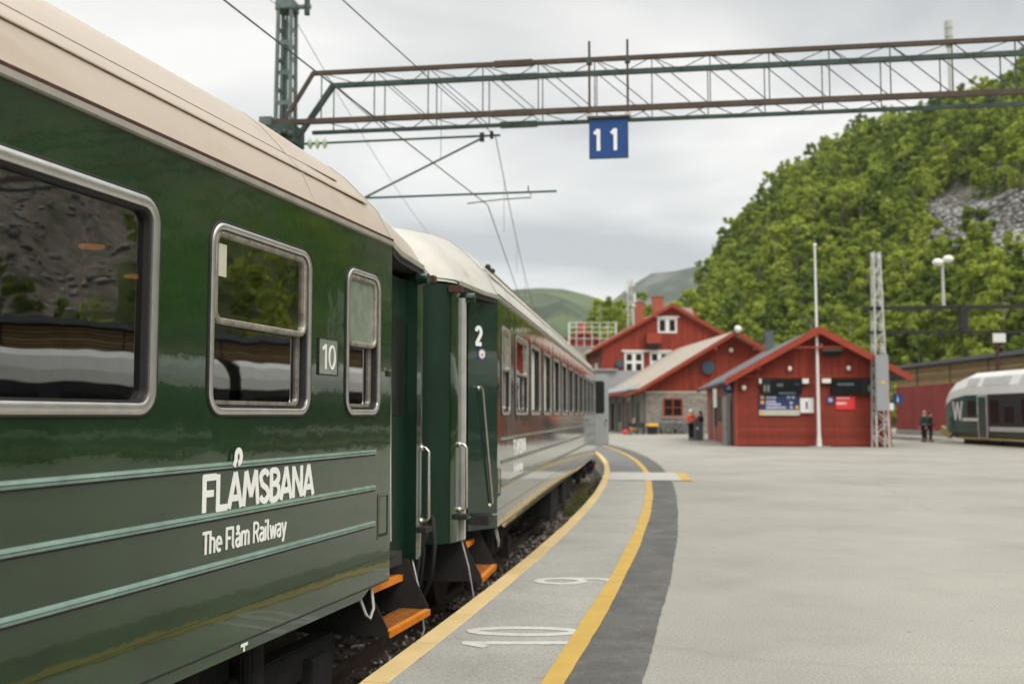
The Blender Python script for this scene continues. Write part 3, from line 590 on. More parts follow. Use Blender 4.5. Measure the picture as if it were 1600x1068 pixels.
        gy0, gy1, gz0, gz1 = y0+iw, y1-iw, 1.56+iw-.01, 2.53-iw+.01
        if kd == 'pano' :
            MB().prism(rr(gy0, gy1, gz0, gz1, .06), 'x', -.036, -.034).build('pane', 'glass_clear' if (not first and wi in white_wins) else 'glass', fr)
        else:
            zm = 2.05 if first else 2.08
            sash = ring(MB(), gy0+.002, gy1-.002, zm-.035, gz1-.003, .075, .034, -.03, .004, 5, True).build('upper_sash', 'alu_old', fr, smooth=True)
            if kd == 'narrow': MB().prism(rr(gy0+.034, gy1-.034, zm, gz1-.036, .03), 'x', -.02, -.017).build('pane', 'frost', fr)
            else: MB().prism(rr(gy0+.034, gy1-.034, zm, gz1-.036, .03), 'x', -.022, -.020).build('pane', 'glass', fr)
            ring(MB(), gy0+.02, gy1-.02, gz0+.02, zm+.03, .05, .022, -.06, -.035, 5).build('lower_sash', 'alu_old', fr)
            MB().box(-.052, -.050, gy0+.03, gy1-.03, gz0+.03, zm).build('pane', 'glass', fr)
            rv = MB()
            nr = int((gy1-gy0)/.07)
            for i in range(1, nr): rv.sphere((.003, gy0+i*.07, gz1-.02), .004, 6, 4); rv.sphere((.003, gy0+i*.07, zm-.018), .004, 6, 4)
            rv.build('rivets', 'alu', fr, kind='stuff')
        if not first and wi in white_wins:
            MB().box(-.075, -.072, gy0, gy1, gz0, gz1).build('white_window_panel', 'white', fr)  # white panel added behind the pane so the window reads white
    # underframe
    u = MB(); u.box(-2.5, -.6, *yy(3.2, L-3.2), -.25, .3); u.box(-2.3, -.15, *yy(7.5, 9), -.3, .28); u.box(-2.3, -.15, *yy(10, 11.1), -.25, .28); u.box(-2.3, -.2, *yy(11.8, 13), -.3, .28)
    u.build('equipment_boxes', 'dark', root, bevel=.02)
    for c_ in (1.75, L-1.75):
        fr_ = MB(); fr_.box(-2.55, -2.4, *yy(c_-1.6, c_+1.6), -.22, 0.0).box(-.5, -.35, *yy(c_-1.6, c_+1.6), -.22, 0).box(-2.5, -.4, *yy(c_-.25, c_+.25), -.2, .3)
        for s in (-1.25, 1.25): fr_.box(-.42, -.28, *yy(c_+s-.16, c_+s+.16), -.36, -.08)
        for s in (-.35, .35): fr_.tube([(-.33, Y(c_+s), -.1), (-.33, Y(c_+s), .3)], .09, 10)
        bg = fr_.build('bogie', 'dark', root, bevel=.012)
        for s in (-1.25, 1.25):
            wh = MB()
            for xw in (-.72, -2.18): wh.tube([(xw+.02, Y(c_+s), -.105), (xw-.09, Y(c_+s), -.105)], .45, 24); wh.tube([(xw-.09, Y(c_+s), -.105), (xw-.12, Y(c_+s), -.105)], .48, 24)
            wh.tube([(-.75, Y(c_+s), -.105), (-2.15, Y(c_+s), -.105)], .08, 10); wh.build('wheelset', 'railtop', bg, smooth=True)
    hg = MB(); hg.box(-.01, .012, *yy(.035, .09), 1.83, 1.87); hg.build('door_catch', 'dark', root)
    # hatch
    hh = MB(); ring(hh, *yy(.037, .237), .67, .99, .008, .018, 0, .004); ho = hh.build('hatch_frame', 'green', root)
    ring(MB(), *yy(.053, .221), .686, .974, .006, .005, .0042, .0052).build('hatch_gap', 'rubber', ho); MB().box(.004, .006, *yy(.07, .205), .69, .705).build('hatch_slot', 'rubber', ho)
    return root
W1 = [(.24, .80, 'narrow'), (1.34, 2.44, 'drop'), (2.895, 4.745, 'pano'), (5.2, 7.05, 'pano'), (7.5, 9.35, 'pano'), (9.8, 11.65, 'pano'), (12.1, 13.95, 'pano'), (14.4, 16.25, 'pano'), (17.2, 18.3, 'drop'), (19.0, 19.5, 'narrow')]
W2 = [(.28, .95, 'narrow'), (1.45, 2.7, 'drop')]+[(a, a+1.2, 'pano') for a in (3.05, 4.75, 6.4, 8.05, 9.75, 11.4, 13.05, 14.7, 16.35, 18.0)]+[(19.5, 20.1, 'narrow')]
c1 = build_coach('passenger_coach', 'nearest dark green railway coach with cream roof and white railway lettering', (-.8916, 7.346, 0), R(14.896), -1, 20.0, W1, 'roof', True)
c2 = build_coach('passenger_coach', 'second green railway coach farther along the curve, with white digit 2 beside its door', (-.157, 10.68, 0), R(7.72), 1, 20.4, W2, 'roof2', False)
UX, UZ, NX = (0, 1, 0), (0, 0, 1), (1, 0, 0)
# lettering on the near coach
lo, wd = lettering('FLÅMSBANA', .183, .034, (.002, -2.475, 1.068), UX, UZ, NX, 1.295, 'lettering', 'lettering', c1, gap=1.0)
ar = MB()   # ring of the A drawn as a curled hook leaning right
L_, R_ = ribbon(arc(-2.172, 1.332, .026, .034, -95, 200, 12)+[(-2.215, 1.285)], .030)
for i in range(len(L_)-1): ar.add([(.021, L_[i].x, L_[i].y), (.021, L_[i+1].x, L_[i+1].y), (.021, R_[i+1].x, R_[i+1].y), (.021, R_[i].x, R_[i].y)], [(0, 1, 2, 3)])
for i in range(len(L_)-1): ar.add([(.019, L_[i].x, L_[i].y), (.019, L_[i+1].x, L_[i+1].y), (.019, R_[i+1].x, R_[i+1].y), (.019, R_[i].x, R_[i].y)], [(0, 1, 2, 3)])
ar.build('lettering_ring', 'lettering', c1)
lo2, wd2 = lettering('The Flåm Railway', .112, .0155, (.002, -2.470, .862), UX, UZ, NX, 1.0, 'lettering', 'lettering', c1)
pn = plate(MB(), -1.215, -.945, 1.805, 2.030, .006, 0, .006).build('number_plate', 'plate', c1)
ring(MB(), -1.22, -.94, 1.80, 2.035, .008, .007, 0, .010).build('plate_rim', 'rubber', pn)
lettering('10', .155, .017, (.007, -1.170, 1.838), UX, UZ, NX, 1.28, 'plate_digits', 'lettering', pn)
MB().box(-.0195, -.0185, -2.355, -2.265, 2.265, 2.435).build('window_notice', 'sticker', c1)
tk = MB(); tk.box(0, .003, -2.08, -2.01, .332, .348).box(0, .003, -2.055, -2.04, .306, .332); tk.build('jacking_mark', 'lettering', c1)
# class digit + round symbol on coach 2 entrance panel
a_ = Vector((.002, -.003, 0)); b_ = Vector((-.25, -.38, 0)); dx = (a_-b_).normalized(); nn = Vector((dx.y, -dx.x, 0)); 
lettering('2', .20, .042, Vector((-.193, -.29, 2.28)), dx, (0, 0, 1), nn, .95, 'class_digit', 'lettering', c2)
def disc(c, r, nrm, ux, m, nm, par, dpt, n=20, sq=False):
    mb = MB(); c = Vector(c); ux = Vector(ux); nrm = Vector(nrm); pts = [(-1, -1), (1, -1), (1, 1), (-1, 1)] if sq else [(math.cos(2*math.pi*i/n), math.sin(2*math.pi*i/n)) for i in range(n)]
    v = [c+ux*p[0]*r+Vector((0, 0, 1))*p[1]*r+nrm*d_ for d_ in (dpt, dpt+.0015) for p in pts]; k = len(pts)
    mb.add(v, [tuple(range(k))[::-1], tuple(range(k, 2*k))]+[(i, (i+1) % k, (i+1) % k+k, i+k) for i in range(k)]); return mb.build(nm, m, par)
cc = b_.lerp(a_, .45); cc.z = 2.19
s1 = disc(cc, .058, nn, dx, 'blue', 'symbol_plate', c2, .002, sq=True); disc(cc, .050, nn, dx, 'posterpink', 'symbol_ring', s1, .0045); disc(cc, .036, nn, dx, 'white', 'symbol_disc', s1, .007)
disc(cc+Vector((0, 0, -.005)), .012, nn, dx, 'cloth_grey', 'symbol_figure', s1, .010)
# small lettering on coach 2 and roof vents
lettering('FLÅMSBANA', .183, .034, (.002, 1.3, 1.068), UX, UZ, NX, 1.295, 'lettering', 'lettering', c2)
lettering('The Flåm Railway', .112, .0155, (.002, 1.3, .862), UX, UZ, NX, 1.0, 'lettering', 'lettering', c2)
for s in (3.2, 3.6): MB().tube([(-.62, s, GUT+.68), (-.62, s, GUT+.80)], .03, 8).sphere((-.62, s, GUT+.82), .045).build('roof_vent', 'dark', c2)
MB().bar((-.45, 2.6, GUT+.63), (-.45, 9, GUT+.63), .03, .03).build('roof_rail', 'seam', c2)
# grey door standing open at the far end of coach 2
od = thing('open_door', 'light grey outward-opened vehicle door with dark window at the far end of the train', 'door', (2.57, 31.4, 0), 0)
o_ = MB().box(0, .47, 0, .05, .60, 2.83).build('door_leaf', 'doorgrey', od, bevel=.02)
MB().prism(rr(.03, .34, 1.6, 2.62, .07), 'y', -.012, -.001).build('window_seal', 'rubber', o_)
MB().prism(rr(.05, .32, 1.63, 2.59, .06), 'y', -.018, -.0125).build('window_pane', 'darkglass', o_)
MB().box(.38, .43, -.06, -.001, 1.38, 1.44).box(.38, .40, -.06, -.04, 1.2, 1.44).build('door_handle', 'steel', o_)
MB().box(-.30, -.01, .0, .3, -.3, 2.9).build('hinge_post', 'grey', od)
# ================================================================== gantry
ga = thing('catenary_gantry', 'green and rust brown lattice gantry beam spanning the tracks from a tall grey mast', 'gantry', (-4.6, 19.6, 0), -R(8))
GL = 30.0
MB().bar((-.36, 0, 7.39), (GL, 0, 7.39), .09, .10).build('bottom_chord', 'gantry_rust', ga)
MB().bar((.35, .78, 7.39), (GL, .78, 7.39), .07, .07).build('bottom_chord', 'gantry_green', ga)
MB().bar((.6, 0, 8.37), (GL, 0, 8.37), .08, .08).build('top_chord', 'gantry_rust', ga)
MB().bar((.75, .78, 8.37), (GL, .78, 8.37), .085, .095).build('top_chord', 'gantry_green', ga)
MB().bar((.02, 0, 7.40), (.62, 0, 8.37), .07).build('end_brace', 'gantry_rust', ga); MB().bar((.1, .78, 7.40), (.78, .78, 8.37), .10).build('end_brace', 'gantry_green', ga)
MB().box(-.45, -.2, -.12, .12, 7.30, 7.50).build('chord_end_cap', 'mastgrey', ga)
po = MB().bar((0, 0, 7.39), (0, 0, 8.37), .020).build('post', 'gantry_green', ga); po.location = (.8, 0, 0)
dg = MB().bar((0, 0, 8.37), (1.09, 0, 7.39), .016).build('diagonal', 'gantry_green', ga); dg.location = (.8, 0, 0)
cr = MB().bar((0, 0, 0), (.55, .78, 0), .013).build('cross_brace', 'gantry_green', ga); cr.location = (.8, 0, 8.37)
for i in range(27):
    x = .8+i*1.09
    for y in (0, .78):
        if i or y: copy_part(po, ga, (x, y, 0)); copy_part(dg, ga, (x, y, 0))
    for z_ in (7.39, 8.37):
        if i or z_ < 8: copy_part(cr, ga, (x, 0, z_))
        c = copy_part(cr, ga, (x+.55, .78, z_)); c.scale = (1, -1, 1)
for x in (4.3, 20.5):
    for (y, z_, m_n) in ((0, 7.39, 'gantry_rust'), (0, 8.37, 'gantry_rust'), (.78, 8.37, 'gantry_green'), (.78, 7.39, 'gantry_green')):
        s = MB().box(x, x+.75, y-.055, y+.055, z_-.056, z_+.056)
        for k in range(8): s.sphere((x+.06+k*.09, y-.058, z_), .014, 5, 3)
        s.build('splice_plate', m_n, ga)
mz = MB(); mb2 = MB()
for sx in (-1, 1):
    for sy in (-1, 1): mz.bar((sx*.20, .15+sy*.20, -.8), (sx*.135, .15+sy*.135, 9.75), .065)
mz.build('mast_leg', 'mastgrey', ga)
for i in range(16):
    z_ = i*.62-.3; k = .20-.065*(z_+.8)/10.5
    for y in (-1, 1): mb2.box(-k, k, .15+y*k-.005, .15+y*k+.005, z_, z_+.09)
    for x in (-1, 1): mb2.box(x*k-.005, x*k+.005, .15-k, .15+k, z_+.3, z_+.39)
mb2.box(-.02, .02, .13, .17, 3, 9.7)
mb2.build('mast_batten', 'mastgrey', ga)
MB().box(-.075, .0, .2, .24, 2, 9.6).build('mast_channel', 'gantry_green', ga)
MB().box(-.19, .19, -.04, .34, 9.72, 9.95).build('mast_cap', 'mastgrey', ga, bevel=.02)
MB().bar((-.25, .15, 9.82), (.5, .15, 9.82), .07).build('mast_cap_arm', 'mastgrey', ga)
MB().tube([(.42, .15, 9.65), (.42, .15, 9.98)], .06, 8).build('mast_insulator', 'gantry_green', ga)
MB().tube([(-.1, .15, 9.95), (-.1, .15, 10.2)], .05, 8).build('mast_insulator', 'gantry_green', ga)
kb = MB(); kb.box(-.3, .3, -.15, .45, 6.95, 7.32)
for a in range(5): kb.sphere((-.22+.11*a, -.17, 7.1+.05*(a % 2)), .07, 7, 5)
kb.bar((.25, 0, 7.05), (.5, 0, 7.33), .07); kb.build('beam_seat', 'gantry_green', ga, bevel=.01)
# far gantry mast (beyond the picture)
m3 = MB()
for sx in (-1, 1):
    for sy in (-1, 1): m3.bar((27.5+sx*.2, .35+sy*.2, -.8), (27.5+sx*.14, .35+sy*.14, 9.7), .07)
m3.build('mast_leg', 'mastgrey', ga)
sg = thing('track_number_sign', 'blue square sign with white number 11 hanging under the lattice gantry', 'sign', ga.matrix_basis @ Vector((6.515, -.08, 6.79)) if False else (-4.6+6.515*math.cos(R(8))-.08*math.sin(R(8)), 19.6-6.515*math.sin(R(8))-.08*math.cos(R(8)), 6.79), -R(8))
MB().box(-.365, .365, -.015, .015, -.38, .38).build('sign_panel', 'blue', sg, bevel=.004)
ring(MB(), -.372, .372, -.387, .387, .01, .016, -.02, .02).build('sign_rim', 'gantry_green', sg).rotation_euler = (0, 0, R(-90))
MB().box(-.40, .40, -.06, .10, .39, .43).build('sign_header', 'gantry_rust', sg)
for x in (-.365, .365):
    MB().box(x-.022, x+.022, .03, .08, .35, 1.93).build('hanger', 'gantry_rust', sg); MB().box(x-.06, x+.06, .0, .12, .44, .50).build('clamp', 'galv', sg); MB().box(x-.05, x+.05, .0, .12, 1.48, 1.58).build('clamp', 'gantry_green', sg)
for x in (-.22, .10): lettering('1', .42, .068, (x-.06, -.017, -.235), (1, 0, 0), (0, 0, 1), (0, -1, 0), .85, 'sign_digit', 'lettering', sg)
# cantilever
cb = thing('catenary_cantilever', 'thin green cantilever tubes holding the overhead wire below the gantry', 'wire bracket', (-4.6, 19.6, 0), -R(8))
MB().tube([(-.1, .15, 6.6), (.35, .1, 6.92), (.42, .1, 6.97), (4.4, .1, 6.99)], .024, 8).build('top_tube', 'arm', cb, smooth=True)
for k in range(3): MB().tube([(.50+.15*k, .1, 6.97), (.54+.15*k, .1, 6.97), (.59+.15*k, .1, 6.97)], [.05, .115, .05], 14).build('insulator_disc', 'insul', cb, smooth=True)
MB().tube([(-.1, .15, 5.0), (.6, .12, 5.34), (4.05, .1, 6.95)], .022, 8).build('stay_tube', 'arm', cb, smooth=True)
MB().tube([(1.2, .1, 5.83), (5.5, .1, 5.85)], .022, 8).build('lower_tube', 'arm', cb, smooth=True)
MB().tube([(5.0, .1, 5.83), (5.0, .1, 5.74), (4.4, .1, 5.72), (3.75, .1, 5.66)], .012, 6).build('steady_arm', 'arm', cb)
MB().tube([(4.95, .1, 5.86), (4.95, .1, 5.97)], .012, 6).box(4.0, 4.08, .06, .14, 6.88, 7.05).box(4.2, 4.26, .06, .14, 6.93, 7.07).build('wire_clamp', 'dark', cb)
# wires
def wpt(q, q0, off, z0, sag, span):
    k = math.floor((q-q0)/span); ph = (q-q0)/span-k; a = Vector(trk(q0+k*span, off, z0)); b2 = Vector(trk(q0+(k+1)*span, off, z0)); p = a.lerp(b2, ph); p.z -= sag*4*ph*(1-ph); return tuple(p)
def wire(name, label, off, z0, sag, r, q0=10.2, mt='wire', span=36, drop=None):
    pts = []
    for i in range(-14, 25):
        q = q0+i*4; pts.append(wpt(q, q0, off, z0, sag, span))
    o = MB().tube(pts, r, 5, False).build(name, mt, None); o['label'] = label; o['category'] = 'overhead wire'
    if drop:
        for i in range(-6, 9):
            q = q0+3+i*6.5; ph = ((q-q0) % span)/span; a = wpt(q, q0, off, z0, sag, span); b2 = (a[0], a[1], drop); MB().tube([a, b2], .004, 4, False).build('dropper', mt, o)
    return o
wire('messenger_wire', 'upper catenary messenger wire running above the near track over the coaches', .0, 7.04, .55, .009, drop=5.68)
wire('contact_wire', 'lower contact wire directly above the near track, sloping over the first coach roof', -.15, 5.66, .03, .010)
wire('feeder_wire', 'thin feeder wire running from the top of the tall grey mast', -4.2, 9.7, .7, .007)
# ================================================================== gable building helper (local x right, y away)
def gable(root, W, D, xr, zr, slope, ovl, ovr, ovf, z0, wallm, roofm, barge, th=.12, back=True, sidem=None, boards=None):
    zl, zrr = zr-slope*xr, zr-slope*(W-xr)
    fr = MB().prism([(0, z0), (W, z0), (W, zrr-th), (xr, zr-th), (0, zl-th)], 'y', 0, .15); fr.build('front_wall', wallm, root)
    MB().prism([(0, z0), (W, z0), (W, zrr-th), (xr, zr-th), (0, zl-th)], 'y', D-.15, D).build('back_wall', wallm, root)
    MB().box(0, .15, .151, D-.151, z0, zl-th-.02).build('side_wall', sidem or wallm, root); MB().box(W-.15, W, .151, D-.151, z0, zrr-th-.02).build('side_wall', wallm, root)
    k = th
    for sg, xe in ((-1, -ovl), (1, W+ovr)):
        ze = zr-slope*abs(xe-xr)
        MB().prism([(xr, zr-k), (xr, zr), (xe, ze), (xe, ze-k)], 'y', -ovf, D+ovf).build('roof', roofm, root)
        for (ya, yb) in ((-ovf-.05, -ovf-.003), (D+ovf+.003, D+ovf+.05)):
            MB().prism([(xr, zr-.30), (xr, zr+.07), (xe-sg*-.02, ze+.07), (xe-sg*-.02, ze-.26)], 'y', ya, yb).build('barge_board', barge, root)
def local(root, X, Y): pass
# ---- near kiosk shed
sh = thing('kiosk_building', 'small red timber kiosk with gabled roof and two dark screens on its front wall', 'kiosk', (11.10, 49.6, 0), -R(6.0))
SW, sx_, szr, ssl = 7.46, 4.0, 5.82, .565
gable(sh, SW, 15.5, sx_, szr, ssl, .55, .82, .75, 0, 'red', 'slate', 'redlt', sidem='redside')
# vertical boards in the gable, horizontal lapped boards below
x = .02; i = 0
while x < SW-.05:
    wd_ = .315; zt = szr-.34-ssl*max(abs(x-sx_), abs(x+wd_-sx_)); 
    if zt > 3.5: MB().box(x, x+wd_-.02, -.045, -.005, 3.42, zt).build('gable_board', 'red', sh); MB().box(x+wd_-.045, x+wd_+.025, -.085, -.046, 3.42, zt).build('cover_strip', 'red', sh)
    x += wd_; i += 1
cl = MB(); 
for i in range(24): z_ = .10+i*.137; cl.prism([(-.066, z_+.006), (-.004, z_+.006), (-.004, z_+.137), (-.022, z_+.135)], 'x', .10, SW-.10)
cl.build('horizontal_cladding', 'red', sh, kind='stuff')
MB().box(0, SW, -.075, -.005, 3.40, 3.50).build('belt_board', 'redlt', sh)
for x in (0, SW-.10): MB().box(x, x+.10, -.07, -.005, 0, 3.40).build('corner_board', 'redlt', sh)
MB().prism([(sx_-1.2, szr-.34-ssl*1.2), (sx_-1.2, szr-.26-ssl*1.2+.0), (sx_+1.2, szr-.26-ssl*1.2), (sx_+1.2, szr-.34-ssl*1.2)], 'y', -.72, -.62).build('tie_beam', 'redlt', sh)
for x in (sx_-2.9, sx_, sx_+2.9): MB().box(x-.06, x+.06, -.7, -.02, szr-ssl*abs(x-sx_)-.42, szr-ssl*abs(x-sx_)-.16).build('purlin_end', 'redlt', sh)
def shp(px, pz): return px-11.10, pz
def board(nm, x0, x1, z0, z1, m, par, y=-.16, d=.08): return MB().box(x0, x1, y-d, y, z0, z1).build(nm, m, par)
s_ = board('departure_screen', 1.27, 3.22, 2.56, 3.32, 'black', sh, -.10, .14); board('screen_side_panel', 1.27, 1.72, 2.56, 3.30, 'cloth_black', s_, -.245, .01)
for x in (1.36, 1.53): board('screen_text', x, x+.10, 2.70, 3.02, 'plate', s_, -.257, .004)
board('screen_text', 2.0, 2.3, 2.95, 3.1, 'greytext', s_, -.245, .004); board('screen_text', 2.85, 3.1, 3.02, 3.12, 'navy', s_, -.245, .004); board('screen_text', 2.1, 2.9, 2.58, 2.66, 'greytext', s_, -.245, .004)
s_ = board('departure_screen', 4.62, 6.75, 2.56, 3.32, 'black', sh, -.10, .14); board('screen_side_panel', 6.1, 6.75, 2.57, 3.31, 'cloth_black', s_, -.245, .01)
board('screen_text', 6.36, 6.46, 2.70, 3.0, 'plate', s_, -.257, .004); board('screen_text', 4.9, 5.7, 3.0, 3.1, 'greytext', s_, -.245, .004)
for x in (1.15, 3.24): board('screen_lamp', x, x+(.12 if x < 2 else .30), 3.10, 3.34, 'lampwhite', sh, -.12, .12)
board('screen_lamp', 4.18, 4.60, 3.12, 3.34, 'lampwhite', sh, -.12, .12)
s_ = board('information_board', 1.14, 3.10, 1.53, 2.53, 'navy', sh, -.07, .05); board('board_foot', 1.14, 3.10, 1.53, 1.80, 'sticker', s_, -.122, .006)
for (a, z_) in ((1.22, 2.36), (1.22, 2.10), (2.90, 1.86)): board('board_dot', a, a+.16, z_, z_+.15, 'amber', s_, -.122, .006)
board('board_dot', 1.22, 1.38, 1.6, 1.74, 'amber', s_, -.13, .006)
for (a, b_, z_) in ((1.48, 1.98, 2.36), (1.48, 1.95, 2.16), (1.48, 2.2, 2.02), (1.48, 2.45, 1.86)): board('board_text', a, b_, z_, z_+.11, 'lilac', s_, -.122, .005)
for (a, z_) in ((2.5, 2.36), (2.72, 2.36), (2.62, 2.08), (2.62, 1.86)): board('board_icon', a, a+.15, z_, z_+.13, 'lilac', s_, -.122, .005)
s_ = board('white_notice_box', 3.12, 3.76, 1.66, 2.38, 'white', sh, -.07, .12); board('notice_text', 3.38, 3.48, 1.85, 2.2, 'cloth_grey', s_, -.192, .003)
s_ = board('red_poster', 4.83, 5.75, 1.82, 2.46, 'posterred', sh, -.07, .03); board('poster_text', 4.88, 5.5, 2.34, 2.42, 'posterpink', s_, -.102, .004); board('poster_text', 4.86, 5.36, 2.06, 2.18, 'posterpink', s_, -.102, .004)
s_ = board('parking_sign', 4.42, 4.76, 2.12, 2.46, 'blue', sh, -.07, .03); disc((4.59, -.106, 2.29), .11, (0, -1, 0), (1, 0, 0), 'lilac', 'sign_disc', s_, 0)
s_ = board('vent_hood', 4.28, 5.15, 4.45, 4.68, 'cloth_black', sh, -.05, .25); MB().box(4.26, 5.17, -.34, -.04, 4.69, 4.76).build('hood_cap', 'plate', s_)
for (x, z_) in ((2.65, 3.83), (5.48, 3.85), (.42, 2.90), (4.2, 5.0)):
    MB().sphere((x, -.16, z_), .11 if z_ < 4.5 else .06, 12, 8, (1, .8, 1.2)).tube([(x, -.16, z_), (x, -.05, z_+.05)], .03, 6).build('wall_lamp', 'lampwhite', sh, smooth=True)
MB().box(3.35, 3.8, 12.2, 12.7, 5.2, 6.75).build('flue', 'slate', sh)
# open service side of the kiosk (left wall)
MB().box(-.03, -.004, 5.5, 8.5, 1.2, 2.6).build('service_window', 'darkglass', sh); MB().box(-.05, -.004, 1.2, 3.2, .05, 2.7).build('side_door', 'plank_grey', sh)
MB().box(-.06, -.02, 9.3, 12.0, .9, 2.5).build('side_window', 'darkglass', sh)
# things along the kiosk's side
bn = thing('hanging_banner', 'tall cream banner hanging under the kiosk eave beside its side door', 'banner', (10.85, 53.3, 0), 0)
MB().box(-.02, .02, -.4, .4, 1.95, 2.95).build('banner_cloth', 'lampwhite', bn, bevel=.01)
MB().tube([(0, .42, 0), (0, .42, 3.0)], .02, 6).build('banner_pole', 'galv', bn)
bo = thing('folded_board', 'weathered grey timber board leaning beside the kiosk side door', 'board', (10.95, 51.2, 0), 0)
MB().box(-.06, .04, -.55, .5, 0, 2.5).build('board_panel', 'plank_grey', bo); MB().bar((-.15, -.9, .9), (-.05, .3, 1.5), .08).build('board_strut', 'plank_grey', bo)
bsn = thing('round_station_sign', 'blue hanging sign with pale triangle symbol under the kiosk left eave corner', 'sign', (10.95, 50.4, 2.95), 0)
MB().tube([(0, -.06, 0), (0, .06, 0)], .32, 20).build('sign_disc', 'navy', bsn); MB().prism([(-.15, -.12), (.15, -.12), (0, .18)], 'y', -.075, -.062).build('sign_symbol', 'lilac', bsn); MB().tube([(0, 0, .3), (0, 0, .5)], .02, 6).build('sign_hanger', 'dark', bsn)
isg = thing('information_sign', 'small blue information sign with letter i mounted right of the kiosk corner', 'sign', (19.1, 49.4, 2.35), 0)
MB().box(-.22, .22, -.03, .03, -.27, .27).build('sign_panel', 'blue', isg); lettering('i', .32, .06, (-.03, -.034, -.16), (1, 0, 0), (0, 0, 1), (0, -1, 0), 1, 'sign_letter', 'lettering', isg); MB().box(-.5, -.2, 0, .03, .1, .14).build('sign_arm', 'dark', isg)
wsg = thing('small_white_sign', 'small white plate on the kiosk right wall below the blue information sign', 'sign', (18.25, 48.1, 1.95), 0)
MB().box(-.14, .14, -.02, .02, -.17, .17).build('sign_plate', 'white', wsg)
# flag pole
fp = thing('flag_pole', 'tall white flagpole standing in front of the red kiosk', 'flagpole', (14.95, 48.7, 0))
MB().tube([(0, 0, .5), (-.0, 0, 9.85)], [.085, .05], 12).build('pole', 'white', fp, smooth=True); MB().tube([(0, 0, 0), (0, 0, .1), (0, 0, .55)], [.16, .13, .10], 12).build('pole_foot', 'white', fp); MB().sphere((0, 0, 9.9), .10).build('finial', 'lampwhite', fp, smooth=True)
MB().cbox((0, 0, .02), (1.0, .6, .05)).build('base_slab', 'concrete', fp)
# lattice mast with cabinet and portal
lm = thing('lattice_mast', 'white lattice portal mast with grey cabinet at the right corner of the kiosk', 'mast', (17.80, 48.0, 0))
a = MB()
for sx in (-1, 1):
    for sy in (-1, 1): a.bar((sx*.31, .3+sy*.31, 0), (sx*.15, .3+sy*.15, 9.5), .075)
a.build('mast_leg', 'galv', lm)
z_ = .1; i = 0
while z_ < 9.2:
    k = .31-.16*z_/9.5; k2 = .31-.16*(z_+.55)/9.5; s = 1 if i % 2 else -1
    for yy_ in (-1, 1):
        o = MB().bar((-s*k, .3+yy_*k, z_), (s*k2, .3+yy_*k2, z_+.55), .045).build('lattice_bar', 'galv', lm)
    MB().bar((-k, .3+s*k, z_), (-k2, .3-s*k2, z_+.55), .045).build('lattice_bar', 'galv', lm); MB().bar((k, .3+s*k, z_), (k2, .3-s*k2, z_+.55), .045).build('lattice_bar', 'galv', lm)
    z_ += .55; i += 1
cbx = MB().box(-.30, .32, -.14, .02, 1.75, 4.45).build('cabinet', 'grey', lm, bevel=.01); MB().box(-.05, .1, -.15, -.141, 3.05, 3.2).build('cabinet_label', 'amber', cbx)
MB().bar((-.7, .3, 6.72), (16, .3, 6.95), .16, .18).build('portal_beam', 'dark', lm); MB().bar((-.5, .3, 5.55), (16, .3, 5.62), .10, .12).build('lower_beam', 'dark', lm)
MB().box(4.0, 4.35, .15, .45, 5.55, 6.85).build('drop_post', 'dark', lm); MB().box(9.0, 9.3, .15, .45, 5.6, 6.9).build('drop_post', 'dark', lm)
MB().bar((16, .3, -.0), (16, .3, 9), .3).build('far_leg', 'galv', lm)
ld = thing('twin_lamp', 'white two-headed floodlight on a short pole above the dark portal beam', 'lamp', (21.05, 48.3, 6.86))
MB().tube([(0, 0, 0), (0, 0, 2.05)], [.09, .06], 8).build('lamp_pole', 'galv', ld); MB().bar((-.24, 0, 1.95), (.27, 0, 2.15), .05).build('lamp_arm', 'galv', ld)
for x, z_ in ((-.24, 2.12), (.27, 2.28)):
    MB().sphere((x, -.05, z_), .27, 14, 8, (1.0, .8, .72)).build('lamp_head', 'lampwhite', ld, smooth=True)
# ================================================================== stone wing + main station building
wg = thing('station_wing', 'station wing with grey stone ground floor, red timber gable and beige roof', 'building', (11.16, 83.0, 0), R(3))
WW = 15.0; WX = 7.3; WZ = 8.5; WS = .60
gable(wg, WW, 20, WX, WZ, WS, .75, .75, 1.3, 3.46, 'red', 'beige_roof', 'redlt', th=.2)
MB().box(-.05, WW+.05, -.06, .2, 0, 3.43).build('stone_front_wall', 'stonewall', wg); MB().box(-.05, .2, .21, 20, 0, 3.43).build('stone_side_wall', 'stonewall', wg); MB().box(WW-.2, WW+.05, .21, 20, 0, 3.43).build('stone_side_wall', 'stonewall', wg)
MB().box(-.08, WW+.08, -.10, .1, 3.40, 3.52).build('belt_board', 'sticker', wg)
x = .1
while x < WW-.2:
    zt = WZ-.55-WS*max(abs(x-WX), abs(x+.24-WX))
    if zt > 3.7: MB().box(x, x+.22, -.03, -.003, 3.53, zt).build('gable_board', 'red', wg)
    x += .245
